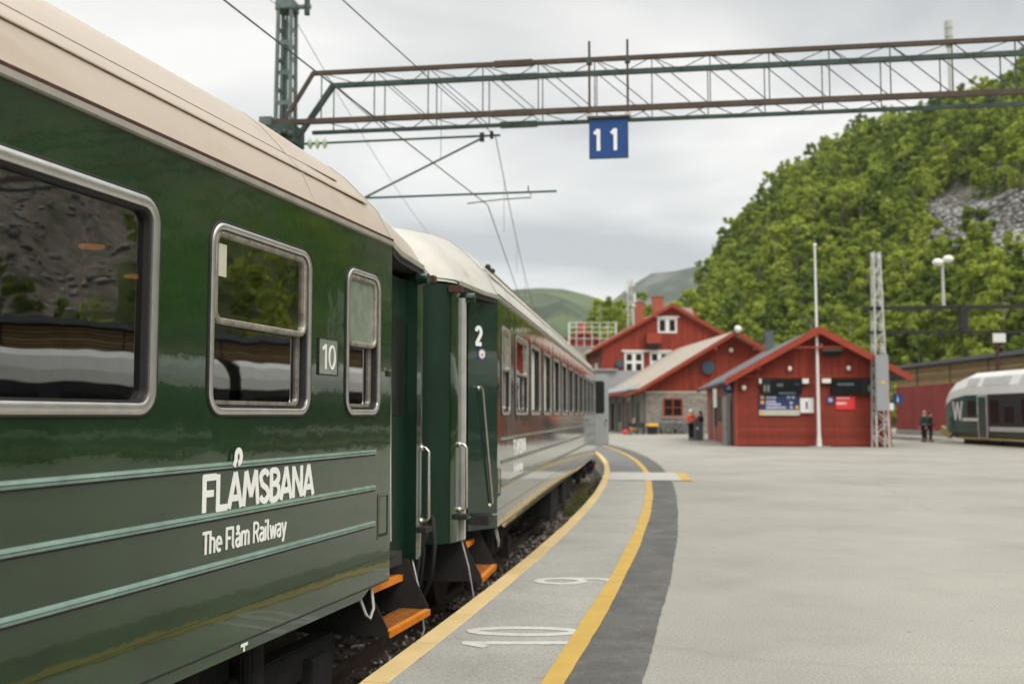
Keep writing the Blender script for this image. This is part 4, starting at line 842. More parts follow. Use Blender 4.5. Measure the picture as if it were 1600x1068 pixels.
def casement(par, x0, x1, z0, z1, fm, cols, rows, y=-.05, gm='darkglass', fw=.12, bar_=.06):
    f = MB(); f.box(x0, x1, y-.06, y, z1-fw, z1); f.box(x0, x1, y-.06, y, z0, z0+fw); f.box(x0, x0+fw, y-.06, y, z0+fw, z1-fw); f.box(x1-fw, x1, y-.06, y, z0+fw, z1-fw)
    wo = f.build('window', fm, par)
    MB().box(x0+fw*.5, x1-fw*.5, y-.02, y-.005, z0+fw*.5, z1-fw*.5).build('pane', gm, wo)
    bb = MB()
    for i in range(1, cols): xx = x0+(x1-x0)*i/cols; bb.box(xx-bar_, xx+bar_, y-.055, y-.021, z0+fw, z1-fw)
    for i in range(1, rows): zz = z0+(z1-z0)*i/rows; bb.box(x0+fw, x1-fw, y-.052, y-.022, zz-bar_*.7, zz+bar_*.7)
    bb.build('glazing_bar', fm, wo); return wo
casement(wg, 1.40, 3.05, 1.42, 2.95, 'redlt', 2, 2, -.061, bar_=.05)
MB().box(1.3, 3.15, -.16, -.062, 1.28, 1.41).build('window_sill', 'concrete', wg)
for x in (5.6, 8.9): MB().bar((x, -1.25, WZ-WS*abs(x-WX)-.45), (x, -.05, WZ-WS*abs(x-WX)-.45), .25).build('purlin_end', 'redlt', wg)
MB().tube([(5.2, -.35, 5.5), (5.2, -.1, 5.5)], .55, 18).build('satellite_dish', 'dish', wg); MB().sphere((WX+.15, -1.4, WZ+.1), .32, 12, 8).build('ridge_lamp', 'lampwhite', wg, smooth=True); MB().sphere((7.15, -.25, 6.95), .2).build('gable_lamp', 'lampwhite', wg, smooth=True)
MB().box(-.9, -.3, -1.3, 21, 3.62, 3.70).build('gutter', 'metalroof', wg)
MB().prism([(-2.1, 3.55), (-.7, 4.12), (-.7, 4.06), (-2.1, 3.47)], 'y', -1.2, 21).build('eave_canopy', 'metalroof', wg)
MB().prism([(-2.12, 3.2), (-2.12, 3.50), (-2.06, 3.50), (-2.06, 3.2)], 'y', -1.25, 21).build('canopy_fascia', 'redlt', wg); MB().prism([(-2.1, 3.2), (-.6, 3.75), (-.6, 3.5), (-2.1, 3.05)], 'y', -1.26, -1.2).build('canopy_fascia', 'redlt', wg)
for (y0, y1, m_, nm) in ((3.0, 4.6, 'darkglass', 'side_window'), (7.0, 9.6, 'inside', 'side_door'), (12, 14, 'darkglass', 'side_window'), (16, 18.6, 'green_dk', 'side_door')):
    MB().box(-.09, -.051, y0, y1, 0.05 if 'door' in nm else .9, 2.7).build(nm, m_, wg)
for y in (.3, 5.8, 10.8, 15.0): MB().box(-.30, -.10, y, y+.4, 0, 3.3).build('pilaster', 'concrete', wg)
MB().sphere((-.35, 6.2, 2.95), .16).build('wall_lamp', 'lampwhite', wg, smooth=True)
MB().tube([(-.15, -.12, 0), (-.15, -.12, 3.4)], .06, 8).build('downpipe', 'slate', wg)
s_ = MB().box(6.0, 6.7, -.6, -.5, 2.3, 3.1).build('blue_sign', 'navy', wg)
mb_ = thing('station_building', 'large red gabled station building with white-framed windows behind the stone wing', 'building', (9.5, 104.3, 0), R(3))
gable(mb_, 15.2, 14, 7.35, 13.2, .567, 1.2, 1.2, .6, 0, 'red', 'beige_roof', 'redlt', th=.22, sidem='redside')
x = .1
while x < 15.0:
    zt = 13.2-.55-.567*max(abs(x-7.35), abs(x+.26-7.35)); MB().box(x, x+.25, -.03, -.003, 4, zt).build('wall_board', 'red', mb_); x += .275
casement(mb_, 5.85, 7.9, 10.15, 11.75, 'white', 2, 1, -.04, fw=.2, bar_=.22); MB().box(5.65, 8.1, -.22, -.04, 11.76, 11.92).build('window_head', 'white', mb_)
for x0 in (2.3, 5.0): casement(mb_, x0, x0+2.0, 6.0, 8.15, 'white', 2, 2, -.04, fw=.2, bar_=.2)
MB().box(2.0, 7.3, -.22, -.04, 8.16, 8.34).build('window_head', 'white', mb_)
MB().box(4.55, 6.1, -.9, -.04, 9.0, 10.1).build('wall_box', 'redlt', mb_); MB().box(4.65, 6.0, -.8, -.04, 8.55, 8.99).build('wall_box_base', 'cloth_black', mb_)
MB().tube([(1.75, -.5, 6.9), (1.75, -.1, 6.9)], .42, 16).build('satellite_dish', 'dish', mb_)
for (x, y, z0, z1, w_) in ((5.1, 6, 11.5, 14.0, .9), (7.0, 5, 12.6, 14.55, 1.15)):
    MB().box(x-w_/2, x+w_/2, y, y+.9, z0, z1).build('chimney', 'brick', mb_); MB().box(x-w_/2-.06, x+w_/2+.06, y-.06, y+.96, z1, z1+.12).build('chimney_cap', 'brick', mb_)
MB().tube([(4.3, 5.5, 11), (4.3, 5.5, 13.6)], .09, 8).sphere((4.3, 5.5, 13.6), .25).build('roof_cowl', 'galv', mb_)
MB().prism([(9.2, 12.6), (9.6, 13.7), (11.2, 13.6), (12.1, 11.4)], 'y', 7.0, 12).build('dormer', 'beige_roof', mb_); MB().prism([(11.2, 13.62), (11.35, 13.62), (12.25, 11.4), (12.1, 11.4)], 'y', 6.9, 12.1).build('dormer_edge', 'redlt', mb_)
for y in (3.5, 8.5): 
    MB().box(-.06, -.003, y, y+2.4, 5.6, 7.2).build('side_window', 'white', mb_)
ge = thing('grey_extension', 'flat-roofed light grey extension between the stone wing and the red station building', 'building', (7.6, 100.2, 0), R(3))
MB().box(0, 3.4, 3.6, 4.0, 0, 6.15).build('wall', 'grey', ge); MB().box(-.1, 3.5, 2.5, 4.02, 6.16, 6.3).build('roof_edge', 'metalroof', ge); MB().box(-.1, 6, 3.0, 3.59, 4.2, 6.15).build('fascia', 'grey', ge); MB().box(.6, 2.4, 3.5, 3.59, 0, 3.4).build('dark_doorway', 'cloth_black', ge)
hs = thing('red_house', 'small red house with chimney and pale roof behind the coach roofs at left', 'house', (6.2, 136, 0), R(2))
gable(hs, 7.2, 8, 3.6, 13.0, .5, .5, .5, .5, 0, 'red', 'beige_roof', 'redlt', th=.2)
for x in (1.0, 2.3, 4.2): MB().box(x, x+1.0, -.06, -.003, 9.9, 10.8).build('window', 'darkglass', hs)
MB().box(3.1, 4.3, 2, 3, 12.6, 14.4).build('chimney', 'brick', hs)
hs2 = thing('white_railing', 'white metal railing frame in front of the small red house', 'railing', (7.2, 127, 0))
MB().box(.02, 6.2, .2, 6, -.8, 10.4).build('retaining_wall', 'concrete', hs2)
for i in range(7): MB().box(i*1.0, i*1.0+(.22 if i in (0, 6) else .09), 0, .1, 10.2, 13.4).build('post', 'white', hs2)
for z_ in (11.3, 12.1, 12.75, 13.35): MB().box(0, 6.2, -.05, -.003, z_-.04, z_+.04).build('rail', 'white', hs2)
an = thing('lattice_antenna', 'thin white lattice antenna rising behind the station chimneys', 'antenna', (15.5, 130, 0))
for sx in (-1, 1): MB().bar((sx*.55, 0, 0), (sx*.2, 0, 19.2), .16).build('antenna_leg', 'galv', an)
for i in range(16): MB().bar((-.5+.02*i, 0, i*1.2), (.5-.02*i, 0, i*1.2+1.2), .09).build('antenna_brace', 'galv', an)
for (x, z_) in ((-.4, 17.5), (.5, 18.4), (.6, 16)): MB().box(x-.15, x+.15, -.2, .1, z_, z_+1.5).build('antenna_panel', 'white', an)
# ================================================================== long building at right
lb = thing('long_timber_building', 'long low building with red wall below horizontal timber slats and grey roof edge', 'building', (33.1, -60, 0))
MB().box(0, 9, 0, 146, 0, 3.92).build('lower_wall', 'redfar', lb); MB().box(.1, 9, 0, 146, 3.93, 5.45).build('upper_wall', 'wood_dk', lb)
st = MB()
for i in range(9): st.box(.02, .099, 0, 146, 3.95+i*.165, 3.95+i*.165+.10)
st.build('timber_slats', 'wood', lb, kind='stuff')
MB().box(-.5, 9.3, -.4, 146.4, 5.46, 5.72).build('roof', 'slate', lb); MB().box(-.06, -.003, 0, 146, .02, .35).build('plinth', 'concrete', lb)
for i in range(40): MB().box(-.03, -.002, i*3.65, i*3.65+.06, .36, 3.9).build('wall_joint', 'redside', lb)
for i in range(24): MB().box(-.005, .019, 1+i*6.1, 1.12+i*6.1, 3.94, 5.44).build('slat_post', 'wood_dk', lb)
ws = thing('white_post_sign', 'blank white rectangular sign on a rust-coloured post above the right train', 'sign', (29.4, 60, 0))
MB().box(-.38, .45, -.03, .03, 5.9, 6.5).build('sign_plate', 'white', ws, bevel=.03); MB().bar((-.1, .05, 0), (-.1, .05, 5.9), .16).build('sign_post', 'rust', ws)
# ================================================================== modern train at right
tr = thing('modern_train', 'modern electric train with white roof and green nose standing at the right platform', 'train', (26.1, 57.6, 0), R(180))
# local: y forward from nose into train (world -Y), x mirrored
secs = [(0, .9, .5, 2.2, .35), (.3, 1.22, .46, 2.75, .33), (.9, 1.42, .38, 3.2, .3), (1.8, 1.5, .3, 3.6, .26), (3.4, 1.52, .28, 3.86, .25), (26, 1.52, .28, 3.86, .25)]
def tsec(y, hw, zb, zt, k):
    zs = zb+(2.62-zb)*min(1, (zt-zb)/3.58)
    return [(s_*x, y, z_) for s_, side in ((1, 1), (-1, -1)) for (x, z_) in (([(hw*.86, zb), (hw, zb+.35), (hw, zs), (hw*.97, zs+(zt-zs)*.35), (hw*.82, zs+(zt-zs)*.75), (hw*.5, zt-.04), (.001, zt)]) if s_ == 1 else ([(hw*.5, zt-.04), (hw*.82, zs+(zt-zs)*.75), (hw*.97, zs+(zt-zs)*.35), (hw, zs), (hw, zb+.35), (hw*.86, zb)]))]
rings = [tsec(*s) for s in secs]
def tpart(nm, m, sel, par, secs_=rings, off=0):
    mb = MB()
    for a, b2 in zip(secs_[:-1], secs_[1:]):
        for k in sel: mb.add([a[k], a[k+1], b2[k+1], b2[k]], [(0, 1, 2, 3)])
    return mb.build(nm, m, par, smooth=True)
for car in range(3):
    y0 = car*26.6
    rg = rings if car == 0 else [[(p[0], y0+y, p[2]) for p in rings[-1]] for y in (0.3, 13, 26)]
    bdy = tpart('lower_body', 'trainskirt', (0, 11), tr, rg)
    tpart('body_side', 'traingreen' if car == 0 else 'traindark', (1, 10), tr, rg)
    tpart('roof', 'trainwhite', (2, 3, 4, 5, 6, 7, 8, 9), tr, rg)
    if car == 0:
        mb = MB(); mb.add(rg[0], [tuple(range(len(rg[0])))]); mb.build('nose', 'traingreen', tr); MB().prism([(-.8, 1.35), (.8, 1.35), (.7, 2.2), (-.7, 2.2)], 'y', -.02, .1).build('windscreen', 'darkglass', tr)
        MB().box(1.52, 1.535, 6.0, 26, .66, 2.60).build('grey_livery_panel', 'traindark', tr)
        fl = MB(); fl.prism([(.15, .45), (1.0, .25), (1.5, .5), (.8, .7), (.12, .95)], 'x', 1.22, 1.42); fl.build('front_skirt', 'traingold', tr)
        # logo
        lettering('W', 1.02, .17, (1.535, 2.0, 1.28), (0, 1, 0), (0, 0, 1), (1, 0, 0), 1.5, 'logo', 'trainwhite', tr, thick=.01)
        MB().box(1.521, 1.53, 3.1, 4.95, 1.24, 1.38).build('white_stripe', 'trainwhite', tr)
        for (a, b2) in ((3.75, 4.65), (6.3, 7.2), (7.8, 8.7), (9.5, 11.6), (12.2, 14.4), (15.2, 17.0), (18.2, 22), (22.6, 25.4)): MB().box(1.537, 1.545, a, b2, 1.5 if a < 6 else 1.15, 2.3 if a != 7.8 else 1.95).build('side_window', 'darkglass', tr)
        dm = MB().box(1.54, 1.56, 4.95, 6.05, .35, 2.62).build('door_frame', 'galv', tr); MB().box(1.561, 1.575, 5.08, 5.92, .40, 2.50).build('door_leaf', 'traingreen', dm)
        for y in (4.96, 5.94): MB().box(1.562, 1.575, y, y+.10, 1.6, 2.0).build('door_light', 'posterpink', dm)
        for (a, b2) in ((3.6, 4.8), (5.4, 8.2), (9.2, 10.2), (12, 16)):
            gq = MB(); gq.prism([(1.485, 3.08), (1.30, 3.50), (1.27, 3.49), (1.455, 3.07)], 'y', a, b2); gq.build('roof_grille', 'galv', tr)
    else:
        for i in range(7): MB().box(1.521, 1.53, y0+2+i*3.4, y0+4.4+i*3.4, 1.3, 2.25).build('side_window', 'darkglass', tr)
    MB().box(1.45, 1.51, y0+2.6, y0+25.8, .26, .36).build('gold_sill', 'traingold', tr)
    MB().box(1.521, 1.55, y0+(6.2 if car == 0 else 1), y0+25.5, .72, .95).build('grey_stripe', 'galv', tr)
    for yb in (3.5, 21.5):
        for k in (0, 2.4): MB().tube([(1.1, y0+yb+k, -.15), (1.25, y0+yb+k, -.15)], .42, 16).build('wheel', 'dark', tr)
        MB().box(-1.3, 1.3, y0+yb-.8, y0+yb+3.2, -.2, .35).build('bogie', 'dark', tr)
    MB().box(-1.2, 1.2, y0+7, y0+21, -.1, .3).build('underframe', 'dark', tr)
MB().bar((0, 9, 3.95), (0, 11.2, 4.5), .06).bar((0, 11.2, 4.5), (0, 9.2, 5.1), .06).bar((-.6, 9.2, 5.1), (.6, 9.2, 5.1), .06).build('pantograph', 'dark', tr)
# mirror so that local +x (detailed side) faces world -X: rotation by 180 deg already does that
# ================================================================== people
def skin_mesh(joints, edges, mname, name, parent, sub=1, root_i=0):
    me = bpy.data.meshes.new(name); me.from_pydata([j[:3] for j in joints], edges, []); me.materials.append(M[mname])
    o = bpy.data.objects.new(name, me); col.objects.link(o)
    md = o.modifiers.new('skin', 'SKIN'); sv = me.skin_vertices[0].data
    for i, j in enumerate(joints):
        r = j[3]; sv[i].radius = (r[0], r[1]) if isinstance(r, tuple) else (r, r); sv[i].use_root = (i == root_i)
    md.use_smooth_shade = True; s = o.modifiers.new('sub', 'SUBSURF'); s.levels = sub; s.render_levels = sub
    dg_ = bpy.context.evaluated_depsgraph_get(); ev = o.evaluated_get(dg_); nm = bpy.data.meshes.new_from_object(ev)
    o.modifiers.clear(); o.data = nm; nm.materials.clear(); nm.materials.append(M[mname]); o.parent = parent; return o
def person(label, loc, rz, H=1.75, pose='stand', top='cloth_black', leg='cloth_black', hair='hair_brown', longhair=False, arms='down'):
    t = thing('person', label, 'person', loc, rz); k = H/1.75
    # faces local -Y
    if pose == 'stand': hip = .93; legs = [[(s*.09, 0, .90), (s*.10, -.015, .49), (s*.11, .03, .09)] for s in (-1, 1)]; dz = 0; lean = 0
    else:
        hip = .47; legs = [[(s*.10, 0, .47), (s*.12, -.42, .50), (s*.12, -.46, .09)] for s in (-1, 1)]; dz = -.46; lean = -.08
    J = []; E_ = []
    def ch(pts, link=None):
        for i, p in enumerate(pts):
            J.append(((p[0])*k, (p[1])*k, p[2]*k, (p[3][0]*k, p[3][1]*k) if isinstance(p[3], tuple) else p[3]*k)); n_ = len(J)-1
            if i: E_.append((n_-1, n_))
            elif link is not None: E_.append((link, n_))
        return len(J)-1
    ch([(0, 0, .95+dz, (.14, .10)), (0, lean*.4, 1.15+dz, (.125, .09)), (0, lean, 1.36+dz, (.155, .10)), (0, lean, 1.46+dz, .06), (0, lean-.01, 1.53+dz, .052), (0, lean-.02, 1.62+dz, (.072, .088)), (0, lean-.015, 1.70+dz, (.066, .08))])
    for li, l in enumerate(legs):
        ch([(*l[0], .085), (*l[1], .06), (*l[2], .042), (l[2][0], l[2][1]-.13, .04, .035)], 0)
    for s in (-1, 1):
        sh_ = (s*.19, lean, 1.41+dz)
        if arms == 'down': el = (s*.25, lean+.02, 1.12+dz); wr = (s*.25, lean-.08, .87+dz)
        elif arms == 'bent': el = (s*.25, lean+.03, 1.13+dz); wr = (s*.10, lean-.25, 1.16+dz)
        else: el = (s*.22, lean-.12, 1.16+dz); wr = (s*.12, lean-.36, 1.02+dz)
        e_ = ch([(*sh_, .058), (*el, .045), (*wr, .03)], 2)
        hd = Vector(wr)-Vector(el); hd.normalize(); pm = Vector(wr)+hd*.07
        pi = ch([(*pm, .028)], e_)
        side_ = hd.cross(Vector((0, 1, 0))).normalized() if abs(hd.y) < .9 else Vector((1, 0, 0))
        for f_ in range(4): a_ = pm+side_*(f_-1.5)*.021+hd*.03; b2 = a_+hd*(.05+.008*(f_ in (1, 2)))+Vector((0, -.015, 0)); ch([(*a_, .010), (*b2, .008)], pi)
        a_ = Vector(wr)+hd*.03+Vector((0, -.035, 0)); ch([(*a_, .011), (*(a_+hd*.04+Vector((0, -.01, 0))), .009)], pi)
    skin_mesh(J, E_, 'skin', 'body', t)
    # clothes: slightly larger shells that follow the same joints
    J = []; E_ = []
    ch([(0, 0, .93+dz, (.165, .125)), (0, lean*.4, 1.15+dz, (.155, .12)), (0, lean, 1.37+dz, (.18, .125)), (0, lean, 1.45+dz, (.085, .08))])
    for s in (-1, 1):
        sh_ = (s*.19, lean, 1.41+dz)
        if arms == 'down': el = (s*.25, lean+.02, 1.12+dz); wr = (s*.25, lean-.07, .90+dz)
        elif arms == 'bent': el = (s*.25, lean+.03, 1.13+dz); wr = (s*.12, lean-.22, 1.155+dz)
        else: el = (s*.22, lean-.12, 1.16+dz); wr = (s*.13, lean-.33, 1.03+dz)
        ch([(*sh_, .078), (*el, .062), (*wr, .045)], 2)
    skin_mesh(J, E_, top, 'jacket', t)
    J = []; E_ = []
    ch([(0, 0, .97+dz, (.155, .12))])
    for l in legs: ch([(*l[0], .105), (*l[1], .08), (l[2][0], l[2][1], l[2][2]+.02, .062)], 0)
    skin_mesh(J, E_, leg, 'trousers', t)
    for l in legs: MB().sphere((l[2][0]*k, (l[2][1]-.06)*k, .045*k), .11*k, 10, 6, (.5, 1.3, .45)).build('shoe', 'cloth_black', t, smooth=True)
    hz_ = (1.665+dz)*k
    h_ = MB().sphere((0, (lean+.022)*k, hz_+.012), .108*k, 12, 9, (.86, .98, 1.0)); 
    if longhair: h_.tube([(0, (lean+.07)*k, hz_), (0, (lean+.09)*k, hz_-.3*k)], [.09*k, .06*k], 10)
    h_.build('hair', hair, t, smooth=True)
    f = MB(); 
    for s in (-1, 1): f.sphere((s*.03*k, (lean-.108)*k, hz_-.03*k), .009*k, 6, 4)
    f.build('eyes', 'cloth_black', t); MB().sphere((0, (lean-.112)*k, hz_-.06*k), .014*k, 6, 4, (.8, 1, 1.3)).build('nose', 'skin', t); MB().box(-.022*k, .022*k, (lean-.108)*k, (lean-.098)*k, hz_-.098*k, hz_-.09*k).build('mouth', 'posterred', t)
    return t
person('standing traveller in a bright orange jacket by the dark luggage near the kiosk', (11.02, 61.5, 0), R(25), 1.88, top='cloth_orange', hair='lampwhite', arms='bent')
person('traveller in a black coat with brown hair facing the one in orange', (11.62, 61.7, 0), R(-60), 1.78, top='cloth_black', longhair=True, arms='bent')
person('person in a pink jacket standing half hidden behind the orange-jacketed traveller', (11.32, 62.6, 0), R(10), 1.7, top='cloth_pink', hair='hair_blond', arms='down')
person('person sitting by the stone wall in mustard trousers and a black top', (9.75, 79.5, 0), R(-50), 1.72, pose='sit', top='cloth_black', leg='cloth_tan', hair='hair_blond', arms='fwd')
person('person with blond hair in dark clothes standing before the long red wall', (23.80, 57.7, 0), R(-70), 1.78, top='cloth_teal', hair='hair_blond', longhair=True)
person('person in a black coat and trousers standing beside the blond person by the red wall', (24.12, 57.6, 0), R(80), 1.76, top='cloth_black', hair='hair_brown')
# ---- luggage, tubs, benches
su = thing('suitcase', 'large dark grey upright suitcase in front of the orange-jacketed traveller', 'suitcase', (11.38, 61.0, 0))
MB().box(-.26, .26, -.16, .16, .06, 1.12).build('case', 'cloth_grey', su, bevel=.04); MB().tube([(-.14, 0, 1.1), (-.14, 0, 1.3), (.14, 0, 1.3), (.14, 0, 1.1)], .015, 6).build('handle', 'dark', su)
for x in (-.2, .2):
    for y in (-.1, .1): MB().tube([(x-.015, y, .035), (x+.015, y, .035)], .035, 8).build('wheel', 'rubber', su)
disc((-.1, -.165, .75), .07, (0, -1, 0), (1, 0, 0), 'lampwhite', 'case_tag', su, 0)
rb = thing('red_bag', 'small bright red bag on the ground beside the seated person', 'bag', (9.0, 79.5, 0))
MB().sphere((0, 0, .2), .25, 12, 8, (1, .7, .85)).build('bag_body', 'bag_red', rb, smooth=True); MB().tube([(-.1, 0, .38), (0, 0, .5), (.1, 0, .38)], .015, 6).build('bag_strap', 'cloth_black', rb)
tb = thing('grit_bin', 'black tub with bright yellow lid beside the stone station wall', 'bin', (11.3, 80.6, 0))
MB().loft([[(-.4*k2, -.3*k2, z2), (.4*k2, -.3*k2, z2), (.4*k2, .3*k2, z2), (-.4*k2, .3*k2, z2)] for k2, z2 in ((.85, 0), (1.05, .62))], True, True).build('tub', 'cloth_black', tb); MB().box(-.5, .5, -.38, .38, .62, .86).build('lid', 'yellid', tb, bevel=.06)
def bench(label, loc, rz, L_b, m='slate'):
    t = thing('bench', label, 'bench', loc, rz)
    for i in range(4): MB().box(0, L_b, -.02-.13*i, .08-.13*i, .44, .48).build('seat_slat', m, t)
    for i in range(3): MB().box(0, L_b, .10, .13, .55+.13*i, .65+.13*i).build('back_slat', m, t)
    for x in (.1, L_b/2, L_b-.16): MB().box(x, x+.06, -.42, .12, 0, .435).build('leg', 'dark', t)
    for x in (.1, L_b-.16): MB().box(x, x+.06, .131, .17, .3, .95).build('back_post', 'dark', t)
bench('long dark grey bench against the stone wall below the red-framed window', (12.1, 82.3, 0), R(3), 2.6)
bench('dark bench at the stone side wall behind the seated person', (9.35, 80.3, 0), R(0), 1.3, 'cloth_black')
tb = thing('planter_box', 'low white planter box on the ground left of the kiosk rear corner', 'planter', (12.35, 66.5, 0))
MB().box(-.42, .42, -.25, .25, 0, .36).build('box', 'lampwhite', tb, bevel=.02); MB().box(-.36, .36, -.2, .2, .361, .40).build('soil', 'rust', tb)
tb = thing('bicycle_heap', 'dark bicycle leaning by the wing corner behind the travellers', 'bicycle', (13.2, 80.5, 0))
for x in (-.5, .5):
    MB().tube([(x+.33*math.cos(a), 0, .33+.33*math.sin(a)) for a in [i*math.pi/8 for i in range(17)]], .025, 6).build('wheel', 'rubber', tb)
MB().bar((-.5, 0, .33), (-.1, 0, .75), .03).bar((-.1, 0, .75), (.4, 0, .75), .03).bar((.5, 0, .33), (.38, 0, .95), .03).bar((-.1, 0, .75), (0, 0, .3), .03).bar((0, 0, .3), (.4, 0, .75), .03).build('frame', 'cloth_black', tb)
MB().box(-.25, -.02, -.07, .07, .86, .92).build('saddle', 'cloth_black', tb); MB().bar((.38, -.25, .98), (.38, .25, .98), .03).build('handlebar', 'galv', tb)
# ================================================================== hills and forest
SIL = [(-3000, 520), (780, 515), (860, 512), (905, 500), (930, 484), (955, 464), (985, 450), (1003, 462), (1018, 482), (1040, 490), (1062, 478), (1080, 450), (1110, 412), (1140, 372), (1162, 338), (1196, 308), (1215, 285), (1245, 248), (1279, 230), (1320, 205), (1350, 182), (1400, 160), (1450, 152), (1500, 140), (1560, 116), (1600, 92), (1700, 50), (1800, 10)]
def hill_s(th):          # slope height/distance of the tree-top silhouette at azimuth th
    if th < R(32):
        x = 800+1556*math.tan(th); y = np.interp(x, [p[0] for p in SIL], [p[1] for p in SIL]); return (648-y)/1556*math.cos(th)
    return float(np.interp(math.degrees(th), [32, 45, 60, 90, 112], [.352, .41, .47, .52, .45]))
def rb_(th): return min(128., 50/max(.05, math.sin(th)))
def rr_(th):
    d_ = math.degrees(th); return float(np.interp(d_, [0, 9.6, 10.4, 12, 28, 45, 90, 112], [165, 165, 240, 300, 310, 270, 215, 220]))
def hz_at(th, t):
    a, b2 = rb_(th), rr_(th); r = a+(b2-a)*t; hr = hill_s(th)*b2+1.55-6.9
    bump = 2.2*math.sin(r*.11+th*9)*math.sin(th*31+r*.05)+1.2*math.sin(th*70+r*.2)
    tt = min(t, 1.0); z_ = hr*(tt**.95)+bump*min(1, t*4)*(1 if t <= 1 else 1)
    if t > 1: z_ -= (t-1)*60
    return r*math.sin(th), r*math.cos(th), z_-.6*(1-min(1, t*8))
ths = [R(2+i*.5) for i in range(221)]; ts = [i/26 for i in range(-1, 32)]
V = []; F = []
for th in ths:
    for t in ts: V.append(hz_at(th, t) if t >= 0 else (rb_(th)*.96*math.sin(th), rb_(th)*.96*math.cos(th), -.9))
nT = len(ts)
for i in range(len(ths)-1):
    for j in range(nT-1): F.append((i*nT+j, i*nT+j+1, (i+1)*nT+j+1, (i+1)*nT+j))
M['hillground'] = mat('hill_undergrowth', (.06, .085, .02), .95, var=.4, vs=.25, c2=(.10, .10, .06), c2pos=(.55, .68), c2s=.12, bump=1, bs=1.5)
M['scree'] = mat('scree_rock', (.17, .145, .115), .9, var=.6, vs=1.1, c2=(.06, .075, .03), c2pos=(.52, .62), c2s=.4, bump=1, bs=2)
hl = MB(); hl.v = V; hl.f = F; ho = hl.build('hillside', 'hillground', kind='structure', smooth=True); 
def in_scree(th, t):
    x = 800+1556*math.tan(th) if th < R(60) else 9999
    X, Yy, Z = hz_at(th, t); y = 648-(Z-1.55)/Yy*1556 if Yy > 1 else 0
    if th < R(36): 
        e1 = (x-1450) > 0 and 304+8*math.sin(x*.07) < y < 412+(x-1450)*.10+6*math.sin(x*.11); e2 = x > 1540 and 250 < y < 300 and math.sin(x*.1+y*.05) > 0
        e3 = abs(x-1330) < 14 and abs(y-440) < 10
        return e1 or e2 or e3
    return math.sin(th*9)+math.sin(t*11+th*5) > .15
ho.data.materials.append(M['scree'])
for i in range(len(ths)-1):
    for j in range(1, nT-1):
        if in_scree(ths[i]+R(.25), max(.02, ts[j]+.02)) or in_scree(ths[i], max(.02, ts[j])): ho.data.polygons[i*(nT-1)+j].material_index = 1
# scree rocks
rk = []; 
tries = 0
while len(rk) < 9500 and tries < 220000:
    tries += 1; th = R(rng.uniform(22, 110)) if tries % 2 else R(rng.uniform(18, 30)); t = rng.uniform(.03, 1)
    if in_scree(th, t): rk.append((hz_at(th, t), rng.uniform(.3, 1.1)*(1 if th < R(31) else .62)))
n = len(rk); V = np.empty((n*6, 3)); F = np.empty((n*8, 3), int)
for i, (p, s_) in enumerate(rk): V[i*6:i*6+6] = base*rng.uniform(.6, 1.2, (6, 1))*s_*np.array([1, 1, .6]) @ np.array(Matrix.Rotation(rng.uniform(0, 6), 3, 'Z')) + np.array(p); F[i*8:i*8+8] = bf+i*6
M['screestone'] = M['ballast'].copy(); e = [n_ for n_ in M['screestone'].node_tree.nodes if n_.type == 'VALTORGB' and any(l.to_socket.name == 'Base Color' for l in n_.outputs[0].links)][0].color_ramp.elements
e[0].color = (.12, .12, .11, 1); e[1].color = (.26, .255, .24, 1); e[2].color = (.40, .39, .37, 1)
npmesh('scree_rocks', V, F, 'screestone', kind='stuff', label='pale grey scree rocks on the steep wooded hillside', category='rocks')
def crown(nq, size, hgt=6.4, wid=2.3, seed=0):
    rg = np.random.default_rng(seed); blobs = []
    for i in range(20):
        z_ = rg.uniform(.12, .98); wv = wid*(1-abs(z_-.5)**1.7*1.7)*rg.uniform(.35, .75); a = rg.uniform(0, 6.28); blobs.append((wv*math.cos(a), wv*math.sin(a), z_*hgt, rg.uniform(.40, .85)*(1.3-z_*.65)))
    V = np.empty((nq*4, 3))
    for i in range(nq):
        b2 = blobs[rg.integers(len(blobs))]; d_ = rg.normal(size=3); d_ /= np.linalg.norm(d_); c = np.array(b2[:3])+d_*b2[3]*rg.uniform(.55, 1.1)*np.array([1, 1, .85])
        nrm = d_*.8+rg.normal(size=3)*.5+np.array([0, 0, .35]); nrm /= np.linalg.norm(nrm); u = np.cross(nrm, rg.normal(size=3)); u /= np.linalg.norm(u); v_ = np.cross(nrm, u); s_ = size*rg.uniform(.6, 1.3)
        V[i*4:i*4+4] = [c-u*s_-v_*s_*.5, c+u*s_*.3-v_*s_, c+u*s_+v_*s_*.4, c-u*s_*.4+v_*s_]
    return V, np.arange(nq*4).reshape(nq, 4)
fine = [crown(1500, .165, seed=k) for k in range(6)]; coarse = [crown(340, .27, seed=k+20) for k in range(8)]
fm = []
for k, (V, F) in enumerate(fine):
    me = npmesh('crown', V, F, 'leaf'); fm.append(me)
tkm = MB().tube([(0, 0, -.8), (.05, .02, 1.5), (-.05, .05, 3.2), (.1, 0, 5.4)], [.15, .11, .08, .03], 6)
for a in range(5): z_ = 1.8+a*.7; tkm.tube([(0, 0, z_), (math.cos(a*2.4)*1.0, math.sin(a*2.4)*1.0, z_+.9)], [.05, .02], 5)
tk = tkm.build('trunk', 'trunk')
pos = []
